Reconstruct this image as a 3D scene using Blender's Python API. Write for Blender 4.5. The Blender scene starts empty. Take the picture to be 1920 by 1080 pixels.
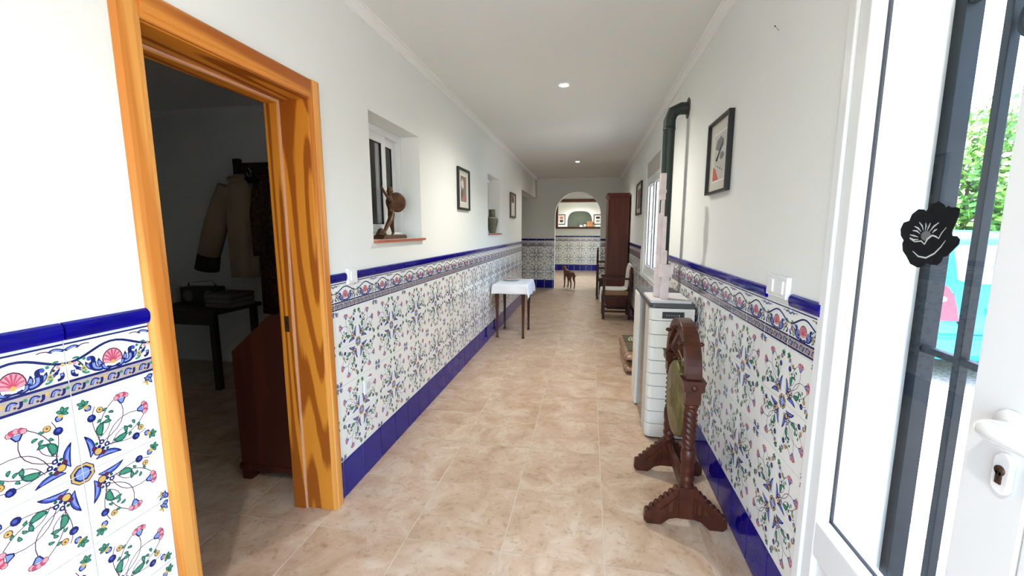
import bpy, bmesh, math, random
from mathutils import Vector, Matrix
random.seed(7)
PI = math.pi
SC = bpy.context.scene
COL = SC.collection

# ------------------------------------------------------------------ camera
H_CAM = 1.46
cam_d = bpy.data.cameras.new('camera')
cam_d.sensor_fit = 'HORIZONTAL'; cam_d.sensor_width = 36.0
F_PX = 785.0
cam_d.lens = 36.0 * F_PX / 1920.0
cam_d.clip_start = 0.02; cam_d.clip_end = 300
cam = bpy.data.objects.new('camera', cam_d); COL.objects.link(cam)
# the hall's far vanishing point lies at (1105, 430) in the 1920x1080 frame
_d = Vector((145.0, 110.0, F_PX)).normalized()
_up = Vector((0.0, F_PX, -110.0)).normalized()
_r = Vector((1, 0, 0)) - _d * _d.x - _up * _up.x
_r.normalize()
def _w(v): return Vector((_r.dot(v), _d.dot(v), _up.dot(v)))   # camera (right, up, forward) -> world
cx, cyv, cz = _w(Vector((1, 0, 0))), _w(Vector((0, 1, 0))), -_w(Vector((0, 0, 1)))
cam.matrix_world = Matrix(((cx.x, cyv.x, cz.x, 0), (cx.y, cyv.y, cz.y, 0), (cx.z, cyv.z, cz.z, H_CAM), (0, 0, 0, 1)))
SC.camera = cam

# ------------------------------------------------------------------ sky, sun, exposure
SC.view_settings.view_transform = 'Standard'
SC.view_settings.look = 'None'
SC.view_settings.gamma = 1.0
SC.view_settings.use_curve_mapping = False
SC.view_settings.exposure = 4.62
world = bpy.data.worlds.new('sky'); SC.world = world
world.use_nodes = True
nt = world.node_tree
bg = nt.nodes['Background']
sky = nt.nodes.new('ShaderNodeTexSky'); sky.sky_type = 'NISHITA'
sky.sun_disc = False; sky.sun_elevation = math.radians(64); sky.sun_rotation = math.radians(-13)
sky.air_density = 1.0; sky.dust_density = 2.0
nt.links.new(sky.outputs[0], bg.inputs[0])
bg.inputs[1].default_value = 0.115
sun_d = bpy.data.lights.new('sun', 'SUN'); sun_d.energy = 1.15; sun_d.angle = math.radians(0.6)
sun_d.color = (1.0, 0.97, 0.92)
sun = bpy.data.objects.new('sun', sun_d); COL.objects.link(sun)
sun.rotation_euler = Vector((-0.10, 0.42, 0.90)).to_track_quat('Z', 'Y').to_euler()
def portal(loc, rot, sx, sy):
    l = bpy.data.lights.new('daylight_portal', 'AREA'); l.shape = 'RECTANGLE'; l.size = sx; l.size_y = sy
    l.cycles.is_portal = True
    o = bpy.data.objects.new('daylight_portal', l); COL.objects.link(o); o.location = loc; o.rotation_euler = rot
portal((1.13, 0.98, 1.12), (0, PI/2, 0), 2.24, 1.34)
portal((1.13, 5.36, 1.50), (0, PI/2, 0), 1.3, 1.12)
portal((-0.28, -1.58, 1.20), (PI/2, 0, 0), 1.84, 2.4)
portal((2.93, 12.6, 1.40), (0, PI/2, 0), 1.7, 1.8)
portal((2.93, 16.2, 1.60), (0, PI/2, 0), 1.4, 1.2)

# ------------------------------------------------------------------ materials
def new_mat(name):
    m = bpy.data.materials.new(name); m.use_nodes = True
    return m, m.node_tree, m.node_tree.nodes['Principled BSDF']
def flat(name, c, rough=0.5, metal=0.0, spec=0.5, bump=0.0, bscale=60.0, var=0.0, vscale=4.0, coat=0.0):
    m, t, b = new_mat(name)
    b.inputs['Base Color'].default_value = (*c, 1); b.inputs['Roughness'].default_value = rough
    b.inputs['Metallic'].default_value = metal; b.inputs['Specular IOR Level'].default_value = spec
    b.inputs['Coat Weight'].default_value = coat
    co = t.nodes.new('ShaderNodeTexCoord')
    if var > 0:
        n = t.nodes.new('ShaderNodeTexNoise'); n.inputs['Scale'].default_value = vscale; n.inputs['Detail'].default_value = 5
        t.links.new(co.outputs['Object'], n.inputs['Vector'])
        r = t.nodes.new('ShaderNodeValToRGB')
        r.color_ramp.elements[0].position = 0.3; r.color_ramp.elements[1].position = 0.7
        r.color_ramp.elements[0].color = (*[x*(1-var) for x in c], 1); r.color_ramp.elements[1].color = (*[min(1, x*(1+var)) for x in c], 1)
        t.links.new(n.outputs['Fac'], r.inputs[0]); t.links.new(r.outputs[0], b.inputs['Base Color'])
    if bump > 0:
        n = t.nodes.new('ShaderNodeTexNoise'); n.inputs['Scale'].default_value = bscale; n.inputs['Detail'].default_value = 4
        t.links.new(co.outputs['Object'], n.inputs['Vector'])
        bp = t.nodes.new('ShaderNodeBump'); bp.inputs['Strength'].default_value = bump; bp.inputs['Distance'].default_value = 0.01
        t.links.new(n.outputs['Fac'], bp.inputs['Height']); t.links.new(bp.outputs[0], b.inputs['Normal'])
    return m
def wood(name, light, dark, axis='Z', freq=9.0, rough=0.35, stretch=0.10, dist=3.5, contrast=(0.25, 0.8)):
    m, t, b = new_mat(name)
    co = t.nodes.new('ShaderNodeTexCoord'); mp = t.nodes.new('ShaderNodeMapping')
    s = [1.0, 1.0, 1.0]; s['XYZ'.index(axis)] = stretch
    mp.inputs['Scale'].default_value = s
    oi = t.nodes.new('ShaderNodeObjectInfo'); mul = t.nodes.new('ShaderNodeVectorMath'); mul.operation = 'SCALE'
    mul.inputs[0].default_value = (3.1, 5.7, 9.3); t.links.new(oi.outputs['Random'], mul.inputs['Scale'])
    t.links.new(co.outputs['Object'], mp.inputs['Vector']); t.links.new(mul.outputs[0], mp.inputs['Location'])
    n = t.nodes.new('ShaderNodeTexNoise'); n.inputs['Scale'].default_value = 3.0; n.inputs['Detail'].default_value = 2.0
    t.links.new(mp.outputs[0], n.inputs['Vector'])
    sc = t.nodes.new('ShaderNodeMath'); sc.operation = 'MULTIPLY'; sc.inputs[1].default_value = freq * dist * 7.0
    t.links.new(n.outputs['Fac'], sc.inputs[0])
    si = t.nodes.new('ShaderNodeMath'); si.operation = 'SINE'; t.links.new(sc.outputs[0], si.inputs[0])
    sn = t.nodes.new('ShaderNodeMath'); sn.operation = 'MULTIPLY_ADD'; sn.inputs[1].default_value = 0.5; sn.inputs[2].default_value = 0.5; t.links.new(si.outputs[0], sn.inputs[0])
    fine = t.nodes.new('ShaderNodeTexNoise'); fine.inputs['Scale'].default_value = 90.0; fine.inputs['Detail'].default_value = 3.0
    t.links.new(mp.outputs[0], fine.inputs['Vector'])
    add = t.nodes.new('ShaderNodeMath'); add.operation = 'MULTIPLY_ADD'; add.inputs[1].default_value = 0.5
    t.links.new(fine.outputs['Fac'], add.inputs[0]); t.links.new(sn.outputs[0], add.inputs[2])
    r = t.nodes.new('ShaderNodeValToRGB'); r.color_ramp.elements[0].position = contrast[0] + 0.25; r.color_ramp.elements[1].position = contrast[1] + 0.35
    r.color_ramp.elements[0].color = (*light, 1); r.color_ramp.elements[1].color = (*dark, 1)
    t.links.new(add.outputs[0], r.inputs[0]); t.links.new(r.outputs[0], b.inputs['Base Color'])
    b.inputs['Roughness'].default_value = rough; b.inputs['Specular IOR Level'].default_value = 0.35
    return m
def floor_mat():
    m, t, b = new_mat('beige_stoneware')
    co = t.nodes.new('ShaderNodeTexCoord'); oi = t.nodes.new('ShaderNodeObjectInfo')
    mul = t.nodes.new('ShaderNodeVectorMath'); mul.operation = 'SCALE'; mul.inputs[0].default_value = (31, 17, 53)
    t.links.new(oi.outputs['Random'], mul.inputs['Scale'])
    ad = t.nodes.new('ShaderNodeVectorMath'); t.links.new(co.outputs['Object'], ad.inputs[0]); t.links.new(mul.outputs[0], ad.inputs[1])
    n1 = t.nodes.new('ShaderNodeTexNoise'); n1.inputs['Scale'].default_value = 5.5; n1.inputs['Detail'].default_value = 7; n1.inputs['Roughness'].default_value = 0.62; n1.inputs['Distortion'].default_value = 0.7
    n2 = t.nodes.new('ShaderNodeTexNoise'); n2.inputs['Scale'].default_value = 26; n2.inputs['Detail'].default_value = 6; n2.inputs['Roughness'].default_value = 0.7
    for n in (n1, n2): t.links.new(ad.outputs[0], n.inputs['Vector'])
    r1 = t.nodes.new('ShaderNodeValToRGB'); e = r1.color_ramp.elements
    e[0].position = 0.33; e[0].color = (0.47, 0.31, 0.195, 1); e[1].position = 0.66; e[1].color = (0.66, 0.53, 0.39, 1)
    k = r1.color_ramp.elements.new(0.5); k.color = (0.57, 0.405, 0.275, 1)
    r2 = t.nodes.new('ShaderNodeValToRGB'); e = r2.color_ramp.elements
    e[0].position = 0.30; e[0].color = (0.62, 0.52, 0.44, 1); e[1].position = 0.47; e[1].color = (1, 1, 1, 1)
    t.links.new(n1.outputs['Fac'], r1.inputs[0]); t.links.new(n2.outputs['Fac'], r2.inputs[0])
    mx = t.nodes.new('ShaderNodeMixRGB'); mx.blend_type = 'MULTIPLY'; mx.inputs[0].default_value = 0.75
    t.links.new(r1.outputs[0], mx.inputs[1]); t.links.new(r2.outputs[0], mx.inputs[2])
    t.links.new(mx.outputs[0], b.inputs['Base Color'])
    b.inputs['Roughness'].default_value = 0.33
    bp = t.nodes.new('ShaderNodeBump'); bp.inputs['Strength'].default_value = 0.12; bp.inputs['Distance'].default_value = 0.004
    t.links.new(n1.outputs['Fac'], bp.inputs['Height']); t.links.new(bp.outputs[0], b.inputs['Normal'])
    return m
def glass_mat(name, tint=(1, 1, 1), refl=0.06):
    m, t, b = new_mat(name); t.nodes.remove(b)
    out = t.nodes['Material Output']
    tr = t.nodes.new('ShaderNodeBsdfTransparent'); tr.inputs[0].default_value = (*tint, 1)
    gl = t.nodes.new('ShaderNodeBsdfGlossy'); gl.inputs['Roughness'].default_value = 0.0
    lw = t.nodes.new('ShaderNodeLayerWeight'); pw = t.nodes.new('ShaderNodeMath'); pw.operation = 'POWER'; pw.inputs[1].default_value = 5.0
    ma = t.nodes.new('ShaderNodeMath'); ma.operation = 'MULTIPLY_ADD'; ma.inputs[1].default_value = 0.6; ma.inputs[2].default_value = 0.015
    t.links.new(lw.outputs['Facing'], pw.inputs[0]); t.links.new(pw.outputs[0], ma.inputs[0])
    mx = t.nodes.new('ShaderNodeMixShader')
    t.links.new(ma.outputs[0], mx.inputs[0]); t.links.new(tr.outputs[0], mx.inputs[1]); t.links.new(gl.outputs[0], mx.inputs[2])
    t.links.new(mx.outputs[0], out.inputs[0])
    return m
def emit(name, c, s):
    m, t, b = new_mat(name)
    b.inputs['Base Color'].default_value = (*c, 1); b.inputs['Emission Color'].default_value = (*c, 1); b.inputs['Emission Strength'].default_value = s
    return m
M = dict(
    plaster=flat('white_plaster', (0.80, 0.815, 0.775), 0.85, spec=0.2, bump=0.10, bscale=45),
    ceil=flat('ceiling_paint', (0.77, 0.775, 0.74), 0.75, spec=0.3, bump=0.05, bscale=30),
    cornice=flat('cornice_paint', (0.82, 0.82, 0.79), 0.7),
    glaze=flat('white_glaze', (0.83, 0.84, 0.80), 0.16),
    cobalt=flat('cobalt_glaze', (0.003, 0.002, 0.20), 0.08, spec=0.3, var=0.25, vscale=14),
    navy=flat('navy_print', (0.012, 0.018, 0.12), 0.16), blue=flat('blue_print', (0.05, 0.085, 0.42), 0.16),
    lblue=flat('light_blue_print', (0.20, 0.28, 0.66), 0.16),
    green=flat('green_print', (0.05, 0.25, 0.155), 0.16), dgreen=flat('dark_green_print', (0.02, 0.10, 0.075), 0.16),
    pink=flat('pink_print', (0.52, 0.07, 0.13), 0.16), lpink=flat('light_pink_print', (0.70, 0.30, 0.35), 0.16),
    ochre=flat('ochre_print', (0.62, 0.40, 0.10), 0.16), maroon=flat('maroon_print', (0.10, 0.02, 0.05), 0.16),
    taupe=flat('taupe_print', (0.42, 0.36, 0.33), 0.16),
    grout=flat('floor_grout', (0.62, 0.53, 0.42), 0.8, var=0.1, vscale=8), floor=floor_mat(),
    pine_z=wood('pine_upright', (0.60, 0.215, 0.020), (0.30, 0.075, 0.005), 'Z', 4.6, 0.42, 0.08, contrast=(0.42, 1.05)),
    pine_y=wood('pine_lintel', (0.60, 0.215, 0.020), (0.30, 0.075, 0.005), 'Y', 4.6, 0.42, 0.08, contrast=(0.42, 1.05)),
    pine_face=wood('pine_architrave', (0.74, 0.335, 0.075), (0.54, 0.185, 0.028), 'Z', 3.0, 0.33, 0.025, contrast=(0.2, 1.1)),
    pine_face_y=wood('pine_architrave_head', (0.66, 0.25, 0.04), (0.38, 0.10, 0.01), 'Y', 3.0, 0.33, 0.025, contrast=(0.2, 1.1)),
    mahog=wood('mahogany', (0.085, 0.022, 0.008), (0.040, 0.009, 0.004), 'Z', 4.0, 0.28, 0.12),
    carved=flat('carved_dark_wood', (0.060, 0.014, 0.006), 0.30, spec=0.35, var=0.35, vscale=18),
    cab=wood('cabinet_wood', (0.125, 0.026, 0.010), (0.095, 0.019, 0.007), 'Z', 2.0, 0.5, 0.08),
    chairw=flat('chair_wood', (0.040, 0.010, 0.006), 0.4, spec=0.2, var=0.3, vscale=12),
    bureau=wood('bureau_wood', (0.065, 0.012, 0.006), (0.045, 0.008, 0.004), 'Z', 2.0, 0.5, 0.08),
    leather=flat('tan_leather', (0.24, 0.11, 0.035), 0.5, var=0.2, vscale=9),
    cloth=flat('white_cloth', (0.82, 0.83, 0.84), 0.9, spec=0.1, bump=0.1, bscale=80),
    throw=flat('cream_throw', (0.72, 0.70, 0.64), 0.95, spec=0.1, bump=0.3, bscale=90),
    pvc=flat('white_upvc', (0.80, 0.81, 0.80), 0.28), pvcs=flat('handle_white', (0.82, 0.82, 0.81), 0.22),
    black=flat('black_gasket', (0.008, 0.008, 0.010), 0.5), vinyl=flat('black_vinyl', (0.004, 0.005, 0.006), 0.6, spec=0.15),
    vline=flat('vinyl_edge', (0.55, 0.60, 0.58), 0.4),
    iron=flat('blue_grey_iron', (0.004, 0.009, 0.013), 0.55, spec=0.2, var=0.2, vscale=10),
    glass=glass_mat('window_glass'), terracotta=flat('terracotta', (0.40, 0.10, 0.045), 0.6, var=0.25, vscale=20),
    bronze=flat('bronze_patina', (0.10, 0.045, 0.020), 0.42, metal=0.5, var=0.4, vscale=25),
    stoneware=flat('green_stoneware', (0.13, 0.125, 0.075), 0.5, var=0.3, vscale=12), stonetop=flat('buff_stoneware', (0.33, 0.28, 0.19), 0.6, var=0.2),
    framek=flat('black_frame', (0.010, 0.010, 0.012), 0.35), frameg=flat('grey_brown_frame', (0.09, 0.075, 0.06), 0.5),
    mat=flat('passepartout', (0.60, 0.58, 0.50), 0.9), paper=flat('print_paper', (0.55, 0.54, 0.48), 0.9, var=0.12, vscale=9),
    inkg=flat('ink_grey', (0.20, 0.21, 0.20), 0.9), inkd=flat('ink_dark', (0.03, 0.03, 0.035), 0.9), inkr=flat('ink_red', (0.50, 0.14, 0.10), 0.9),
    inkb=flat('ink_brown', (0.28, 0.14, 0.09), 0.9), white=flat('white_print', (0.75, 0.74, 0.70), 0.9),
    stove=flat('cream_enamel', (0.78, 0.76, 0.67), 0.3), stoveg=flat('grey_enamel', (0.55, 0.56, 0.54), 0.35),
    stovek=flat('black_enamel', (0.014, 0.015, 0.015), 0.25), stovetop=flat('charcoal_steel', (0.06, 0.06, 0.06), 0.4),
    display=flat('display_black', (0.006, 0.007, 0.008), 0.12),
    pipe=flat('black_green_pipe', (0.010, 0.022, 0.018), 0.45),
    palewood=flat('bleached_wood', (0.66, 0.56, 0.54), 0.7, var=0.10, vscale=14), paleboard=flat('bleached_board', (0.60, 0.58, 0.56), 0.6, var=0.06),
    brass=flat('aged_brass', (0.15, 0.125, 0.040), 0.42, metal=0.5, var=0.55, vscale=16, bump=0.25, bscale=45),
    rope=flat('cord', (0.30, 0.20, 0.10), 0.9),
    bagc=flat('bag_film', (0.30, 0.17, 0.10), 0.3, var=0.4, vscale=22), bagg=flat('bag_green_print', (0.10, 0.10, 0.05), 0.35), bagw=flat('bag_white_print', (0.6, 0.58, 0.5), 0.35),
    bagy=flat('bag_yellow_print', (0.55, 0.38, 0.04), 0.35),
    dog=flat('brown_coat', (0.14, 0.055, 0.028), 0.7, var=0.3, vscale=20), dognose=flat('dark_nose', (0.01, 0.008, 0.008), 0.4),
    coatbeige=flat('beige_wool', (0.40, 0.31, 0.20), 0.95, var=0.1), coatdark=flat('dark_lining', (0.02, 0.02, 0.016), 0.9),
    furbrown=flat('brown_fur', (0.085, 0.040, 0.022), 1.0, var=0.5, vscale=30, bump=0.8, bscale=120), furdark=flat('dark_fur', (0.028, 0.018, 0.013), 1.0, var=0.4, vscale=30, bump=0.8, bscale=120),
    chrome=flat('chrome', (0.7, 0.7, 0.7), 0.15, metal=1.0), darkmetal=flat('brown_metal', (0.10, 0.05, 0.03), 0.4, metal=0.7),
    darkthing=flat('dark_plastic', (0.03, 0.03, 0.028), 0.5), greyfab=flat('grey_green_fabric', (0.16, 0.16, 0.13), 0.9), yellowth=flat('lime_yellow', (0.45, 0.45, 0.05), 0.6),
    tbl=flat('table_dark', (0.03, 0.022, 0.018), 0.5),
    car=flat('cyan_paint', (0.006, 0.27, 0.40), 0.3, coat=0.3), carglass=flat('car_glass', (0.20, 0.24, 0.30), 0.08), lampred=flat('lamp_red', (0.42, 0.004, 0.010), 0.2, coat=0.3), lampwhite=flat('lamp_clear', (0.75, 0.5, 0.5), 0.15),
    tyre=flat('tyre_rubber', (0.012, 0.012, 0.012), 0.8), hub=flat('hub_silver', (0.4, 0.4, 0.4), 0.35, metal=0.8), bumper=flat('bumper_blue', (0.01, 0.26, 0.42), 0.3),
    pave=flat('pale_paving', (0.60, 0.57, 0.52), 0.85, var=0.12, vscale=3), gravel=flat('gravel', (0.32, 0.28, 0.22), 0.95, var=0.5, vscale=25, bump=0.6, bscale=40),
    leafa=flat('leaf_bright', (0.16, 0.36, 0.03), 0.55), leafb=flat('leaf_deep', (0.06, 0.19, 0.025), 0.55), petal=flat('pink_petal', (0.65, 0.22, 0.50), 0.7), bark=flat('bark', (0.12, 0.08, 0.05), 0.9, var=0.3),
    lens=emit('downlight_lens', (1.0, 0.93, 0.82), 14.0),
    beam=flat('dark_beam', (0.13, 0.038, 0.016), 0.5, var=0.3, vscale=6),
)

# ------------------------------------------------------------------ mesh helpers
class MB:
    def __init__(s): s.v = []; s.f = []; s.m = []; s.s = []
    def add(s, verts, faces, mi=0, smooth=False):
        o = len(s.v); s.v += [tuple(p) for p in verts]
        for f in faces: s.f.append([i + o for i in f]); s.m.append(mi); s.s.append(smooth)
        return s
    def box(s, x0, x1, y0, y1, z0, z1, mi=0):
        v = [(x0,y0,z0),(x1,y0,z0),(x1,y1,z0),(x0,y1,z0),(x0,y0,z1),(x1,y0,z1),(x1,y1,z1),(x0,y1,z1)]
        return s.add(v, [(0,3,2,1),(4,5,6,7),(0,1,5,4),(1,2,6,5),(2,3,7,6),(3,0,4,7)], mi)
    def obox(s, mat, sx, sy, sz, mi=0):
        v = [mat @ Vector((a*sx/2, b*sy/2, c*sz/2)) for a,b,c in ((-1,-1,-1),(1,-1,-1),(1,1,-1),(-1,1,-1),(-1,-1,1),(1,-1,1),(1,1,1),(-1,1,1))]
        return s.add(v, [(0,3,2,1),(4,5,6,7),(0,1,5,4),(1,2,6,5),(2,3,7,6),(3,0,4,7)], mi)
    def prism(s, poly, axis, a0, a1, mi=0, smooth=False):
        # poly in the other two axes, in the order xyz without the axis
        def P(p, a):
            if axis == 'x': return (a, p[0], p[1])
            if axis == 'y': return (p[0], a, p[1])
            return (p[0], p[1], a)
        n = len(poly); v = [P(p, a0) for p in poly] + [P(p, a1) for p in poly]
        s.add(v, [list(range(n))[::-1], list(range(n, 2*n))], mi)
        o = len(s.v) - 2*n
        for i in range(n):
            j = (i+1) % n; s.f.append([o+i, o+j, o+n+j, o+n+i]); s.m.append(mi); s.s.append(smooth)
        return s
    def lathe(s, prof, c=(0,0,0), seg=20, mi=0, axis='z', sx=1.0, sy=1.0, smooth=True):
        v = []; f = []; n = len(prof)
        for k in range(seg):
            a = 2*PI*k/seg; ca, sa = math.cos(a)*sx, math.sin(a)*sy
            for r, z in prof:
                p = (r*ca, r*sa, z)
                if axis == 'x': p = (z, r*ca, r*sa)
                if axis == 'y': p = (r*ca, z, r*sa)
                v.append((c[0]+p[0], c[1]+p[1], c[2]+p[2]))
        for k in range(seg):
            q = (k+1) % seg
            for i in range(n-1): f.append([k*n+i, q*n+i, q*n+i+1, k*n+i+1])
        if prof[0][0] > 1e-5: f.append([k*n for k in range(seg)][::-1])
        if prof[-1][0] > 1e-5: f.append([k*n+n-1 for k in range(seg)])
        return s.add(v, f, mi, smooth)
    def tube(s, pts, r, seg=8, mi=0, cap=True, smooth=True, flat_=1.0):
        pts = [Vector(p) for p in pts]; n = len(pts); rr = r if isinstance(r, (list, tuple)) else [r]*n
        v = []; f = []; prev = None
        for i, p in enumerate(pts):
            t = (pts[min(i+1, n-1)] - pts[max(i-1, 0)]).normalized()
            a = Vector((0,0,1)) if abs(t.z) < 0.9 else Vector((1,0,0))
            if prev is not None: a = prev
            u = (a - t*a.dot(t)).normalized(); w = t.cross(u); prev = u
            for k in range(seg):
                an = 2*PI*k/seg; v.append(p + u*math.cos(an)*rr[i] + w*math.sin(an)*rr[i]*flat_)
        for i in range(n-1):
            for k in range(seg):
                q = (k+1) % seg; f.append([i*seg+k, i*seg+q, (i+1)*seg+q, (i+1)*seg+k])
        if cap: f.append(list(range(seg))[::-1]); f.append(list(range((n-1)*seg, n*seg)))
        return s.add(v, f, mi, smooth)
    def ball(s, c, r, seg=12, rings=8, mi=0):
        r = r if isinstance(r, (list, tuple)) else (r, r, r)
        v = [(c[0], c[1], c[2]-r[2])]; f = []
        for i in range(1, rings):
            t = PI*i/rings
            for k in range(seg):
                a = 2*PI*k/seg; v.append((c[0]+r[0]*math.sin(t)*math.cos(a), c[1]+r[1]*math.sin(t)*math.sin(a), c[2]-r[2]*math.cos(t)))
        v.append((c[0], c[1], c[2]+r[2])); top = len(v)-1
        for k in range(seg):
            q = (k+1) % seg
            f.append([0, 1+q, 1+k]); f.append([top, top-seg+k, top-seg+q])
            for i in range(rings-2): f.append([1+i*seg+k, 1+i*seg+q, 1+(i+1)*seg+q, 1+(i+1)*seg+k])
        return s.add(v, f, mi, True)
    def loft(s, rings, mi=0, cap=True, smooth=True):
        n = len(rings[0]); v = [p for r in rings for p in r]; f = []
        for i in range(len(rings)-1):
            for k in range(n):
                q = (k+1) % n; f.append([i*n+k, i*n+q, (i+1)*n+q, (i+1)*n+k])
        if cap: f.append(list(range(n))[::-1]); f.append(list(range((len(rings)-1)*n, len(rings)*n)))
        return s.add(v, f, mi, smooth)
    def mesh(s, name, mats, bevel=0.0, seg=2, fix=True):
        me = bpy.data.meshes.new(name); me.from_pydata(s.v, [], s.f)
        for m in (mats if isinstance(mats, (list, tuple)) else [mats]): me.materials.append(m)
        me.polygons.foreach_set('material_index', s.m); me.polygons.foreach_set('use_smooth', s.s); me.update()
        if bevel > 0 or fix:
            b = bmesh.new(); b.from_mesh(me)
            if fix: bmesh.ops.recalc_face_normals(b, faces=b.faces)
            if bevel > 0:
                ed = [e for e in b.edges if len(e.link_faces) == 2 and e.calc_face_angle(0) > 0.6]
                bmesh.ops.bevel(b, geom=ed, offset=bevel, segments=seg, affect='EDGES', profile=0.5, clamp_overlap=True)
            b.to_mesh(me); b.free()
        return me
    def obj(s, name, mats, parent=None, bevel=0.0, seg=2, fix=True, **kw):
        return put(name, s.mesh(name, mats, bevel, seg, fix), parent, **kw)
def tag(o, label=None, cat=None, group=None, kind=None):
    if label: o['label'] = label
    if cat: o['category'] = cat
    if group: o['group'] = group
    if kind: o['kind'] = kind
    return o
def put(name, me, parent=None, mat=None, **kw):
    o = bpy.data.objects.new(name, me); COL.objects.link(o)
    if parent is not None: o.parent = parent
    if mat is not None: o.matrix_local = mat
    return tag(o, **kw)
def thing(name, label, cat, loc=(0,0,0), rz=0.0, group=None, kind=None):
    o = bpy.data.objects.new(name, None); COL.objects.link(o); o.empty_display_size = 0.1
    o.location = loc; o.rotation_euler = (0, 0, rz)
    return tag(o, label, cat, group, kind)
def struct(name, loc=(0,0,0)):
    o = bpy.data.objects.new(name, None); COL.objects.link(o); o.empty_display_size = 0.1; o.location = loc; o['kind'] = 'structure'
    return o
def frame_m(origin, ex, ey, ez):
    return Matrix(((ex[0],ey[0],ez[0],origin[0]),(ex[1],ey[1],ez[1],origin[1]),(ex[2],ey[2],ez[2],origin[2]),(0,0,0,1)))

# wall slab from a grid of cells: along (a) x height (z), with rectangular holes
def slab(mb, axis, d0, d1, a0, a1, z0, z1, holes):
    A = sorted({a0, a1, *[v for h in holes for v in h[:2] if a0 < v < a1]}); Z = sorted({z0, z1, *[v for h in holes for v in h[2:] if z0 < v < z1]})
    def solid(i, j):
        if i < 0 or j < 0 or i >= len(A)-1 or j >= len(Z)-1: return False
        ca, cz_ = (A[i]+A[i+1])/2, (Z[j]+Z[j+1])/2
        return not any(h[0] < ca < h[1] and h[2] < cz_ < h[3] for h in holes)
    def P(d, a, z): return (d, a, z) if axis == 'x' else (a, d, z)
    for i in range(len(A)-1):
        for j in range(len(Z)-1):
            if not solid(i, j): continue
            a, b, c, e = A[i], A[i+1], Z[j], Z[j+1]
            for d in (d0, d1): mb.add([P(d,a,c), P(d,b,c), P(d,b,e), P(d,a,e)], [(0,1,2,3)])
            for (di, dj, q) in ((-1,0,[(a,c),(a,e)]), (1,0,[(b,c),(b,e)]), (0,-1,[(a,c),(b,c)]), (0,1,[(a,e),(b,e)])):
                if not solid(i+di, j+dj): mb.add([P(d0,*q[0]), P(d1,*q[0]), P(d1,*q[1]), P(d0,*q[1])], [(0,1,2,3)])
    return mb
def weld(me):
    b = bmesh.new(); b.from_mesh(me); bmesh.ops.remove_doubles(b, verts=b.verts, dist=1e-5); bmesh.ops.recalc_face_normals(b, faces=b.faces); b.to_mesh(me); b.free()

# ------------------------------------------------------------------ the shell
XL, XR, YB, YE, ZC = -1.284, 0.722, -1.40, 10.40, 2.675
TH = 0.22
XO = 1.10                      # outer face of the right-hand wall
def wall(name, axis, d0, d1, a0, a1, z0, z1, holes, extra=None):
    mb = slab(MB(), axis, d0, d1, a0, a1, z0, z1, holes)
    if extra: extra(mb)
    me = mb.mesh(name, M['plaster'], fix=False)
    if not extra: weld(me)
    o = put(name, me); o['kind'] = 'structure'; return o
D1 = (1.045, 1.842, 0.0, 2.085)                # pine doorway
wall_left = wall('wall_left', 'x', XL-TH, XL, YB, YE, 0, ZC, [D1, (2.36, 3.11, 1.395, 2.15), (5.30, 6.03, 1.405, 2.16), (8.05, YE, 0, 2.21)])
def splay(mb): mb.prism([(0.80, 1.445), (XO, 1.615), (XO, 1.64), (XR, 1.64), (XR, 1.445)], 'z', 0, 2.28)
wall_right = wall('wall_right', 'x', XR, XO, YB, 15.2, 0, ZC, [(0.36, 1.64, 0, 2.28), (4.80, 5.93, 0.865, 2.30), (10.66, 15.2, 0, ZC)], extra=splay)
fill_opening = struct('fill_opening')  # unseen opening behind the camera, added to let fill daylight into the hall
wall_back = wall('wall_back', 'y', YB-0.16, YB, XL-TH, XO, 0, ZC, [(-1.20, 0.64, 0.0, 2.40)])
g3 = MB(); g3.box(-1.20, -1.13, YB-0.12, YB-0.04, 0, 2.40); g3.box(0.57, 0.64, YB-0.12, YB-0.04, 0, 2.40); g3.box(-1.13, 0.57, YB-0.12, YB-0.04, 2.33, 2.40)
g3.obj('door_frame', M['pvc'], fill_opening)  # invented frame around the added opening
# arch wall
def arch_wall():
    mb = MB(); x0, x1 = -3.0, XR; ac, ar, zs = -0.285, 0.552, 1.805
    pts = [(ac + ar*math.cos(PI*k/28), zs + ar*math.sin(PI*k/28)) for k in range(29)]   # right to left
    for d in (YE, YE+0.25):
        mb.add([(x0,d,0),(ac-ar,d,0),(ac-ar,d,zs),(x0,d,zs)], [(0,1,2,3)]); mb.add([(ac+ar,d,0),(x1,d,0),(x1,d,zs),(ac+ar,d,zs)], [(0,1,2,3)])
        for i in range(28):
            (xa, za), (xb, zb) = pts[i], pts[i+1]
            mb.add([(xa,d,za),(xb,d,zb),(xb,d,ZC),(xa,d,ZC)], [(0,1,2,3)])
        mb.add([(x0,d,zs),(ac-ar,d,zs),(ac-ar,d,ZC),(x0,d,ZC)], [(0,1,2,3)]); mb.add([(ac+ar,d,zs),(x1,d,zs),(x1,d,ZC),(ac+ar,d,ZC)], [(0,1,2,3)])
    path = [(ac+ar, 0)] + pts + [(ac-ar, 0)]
    for i in range(len(path)-1):
        (xa, za), (xb, zb) = path[i], path[i+1]
        mb.add([(xa,YE,za),(xb,YE,zb),(xb,YE+0.25,zb),(xa,YE+0.25,za)], [(0,1,2,3)], 0, 0 < i < len(path)-2)
    mb.box(x0-0.02, x0, YE, YE+0.25, 0, ZC)
    me = mb.mesh('wall_arch', M['plaster'], fix=False)
    o = put('wall_arch', me); o['kind'] = 'structure'; return o
wall_arch = arch_wall()
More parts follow.
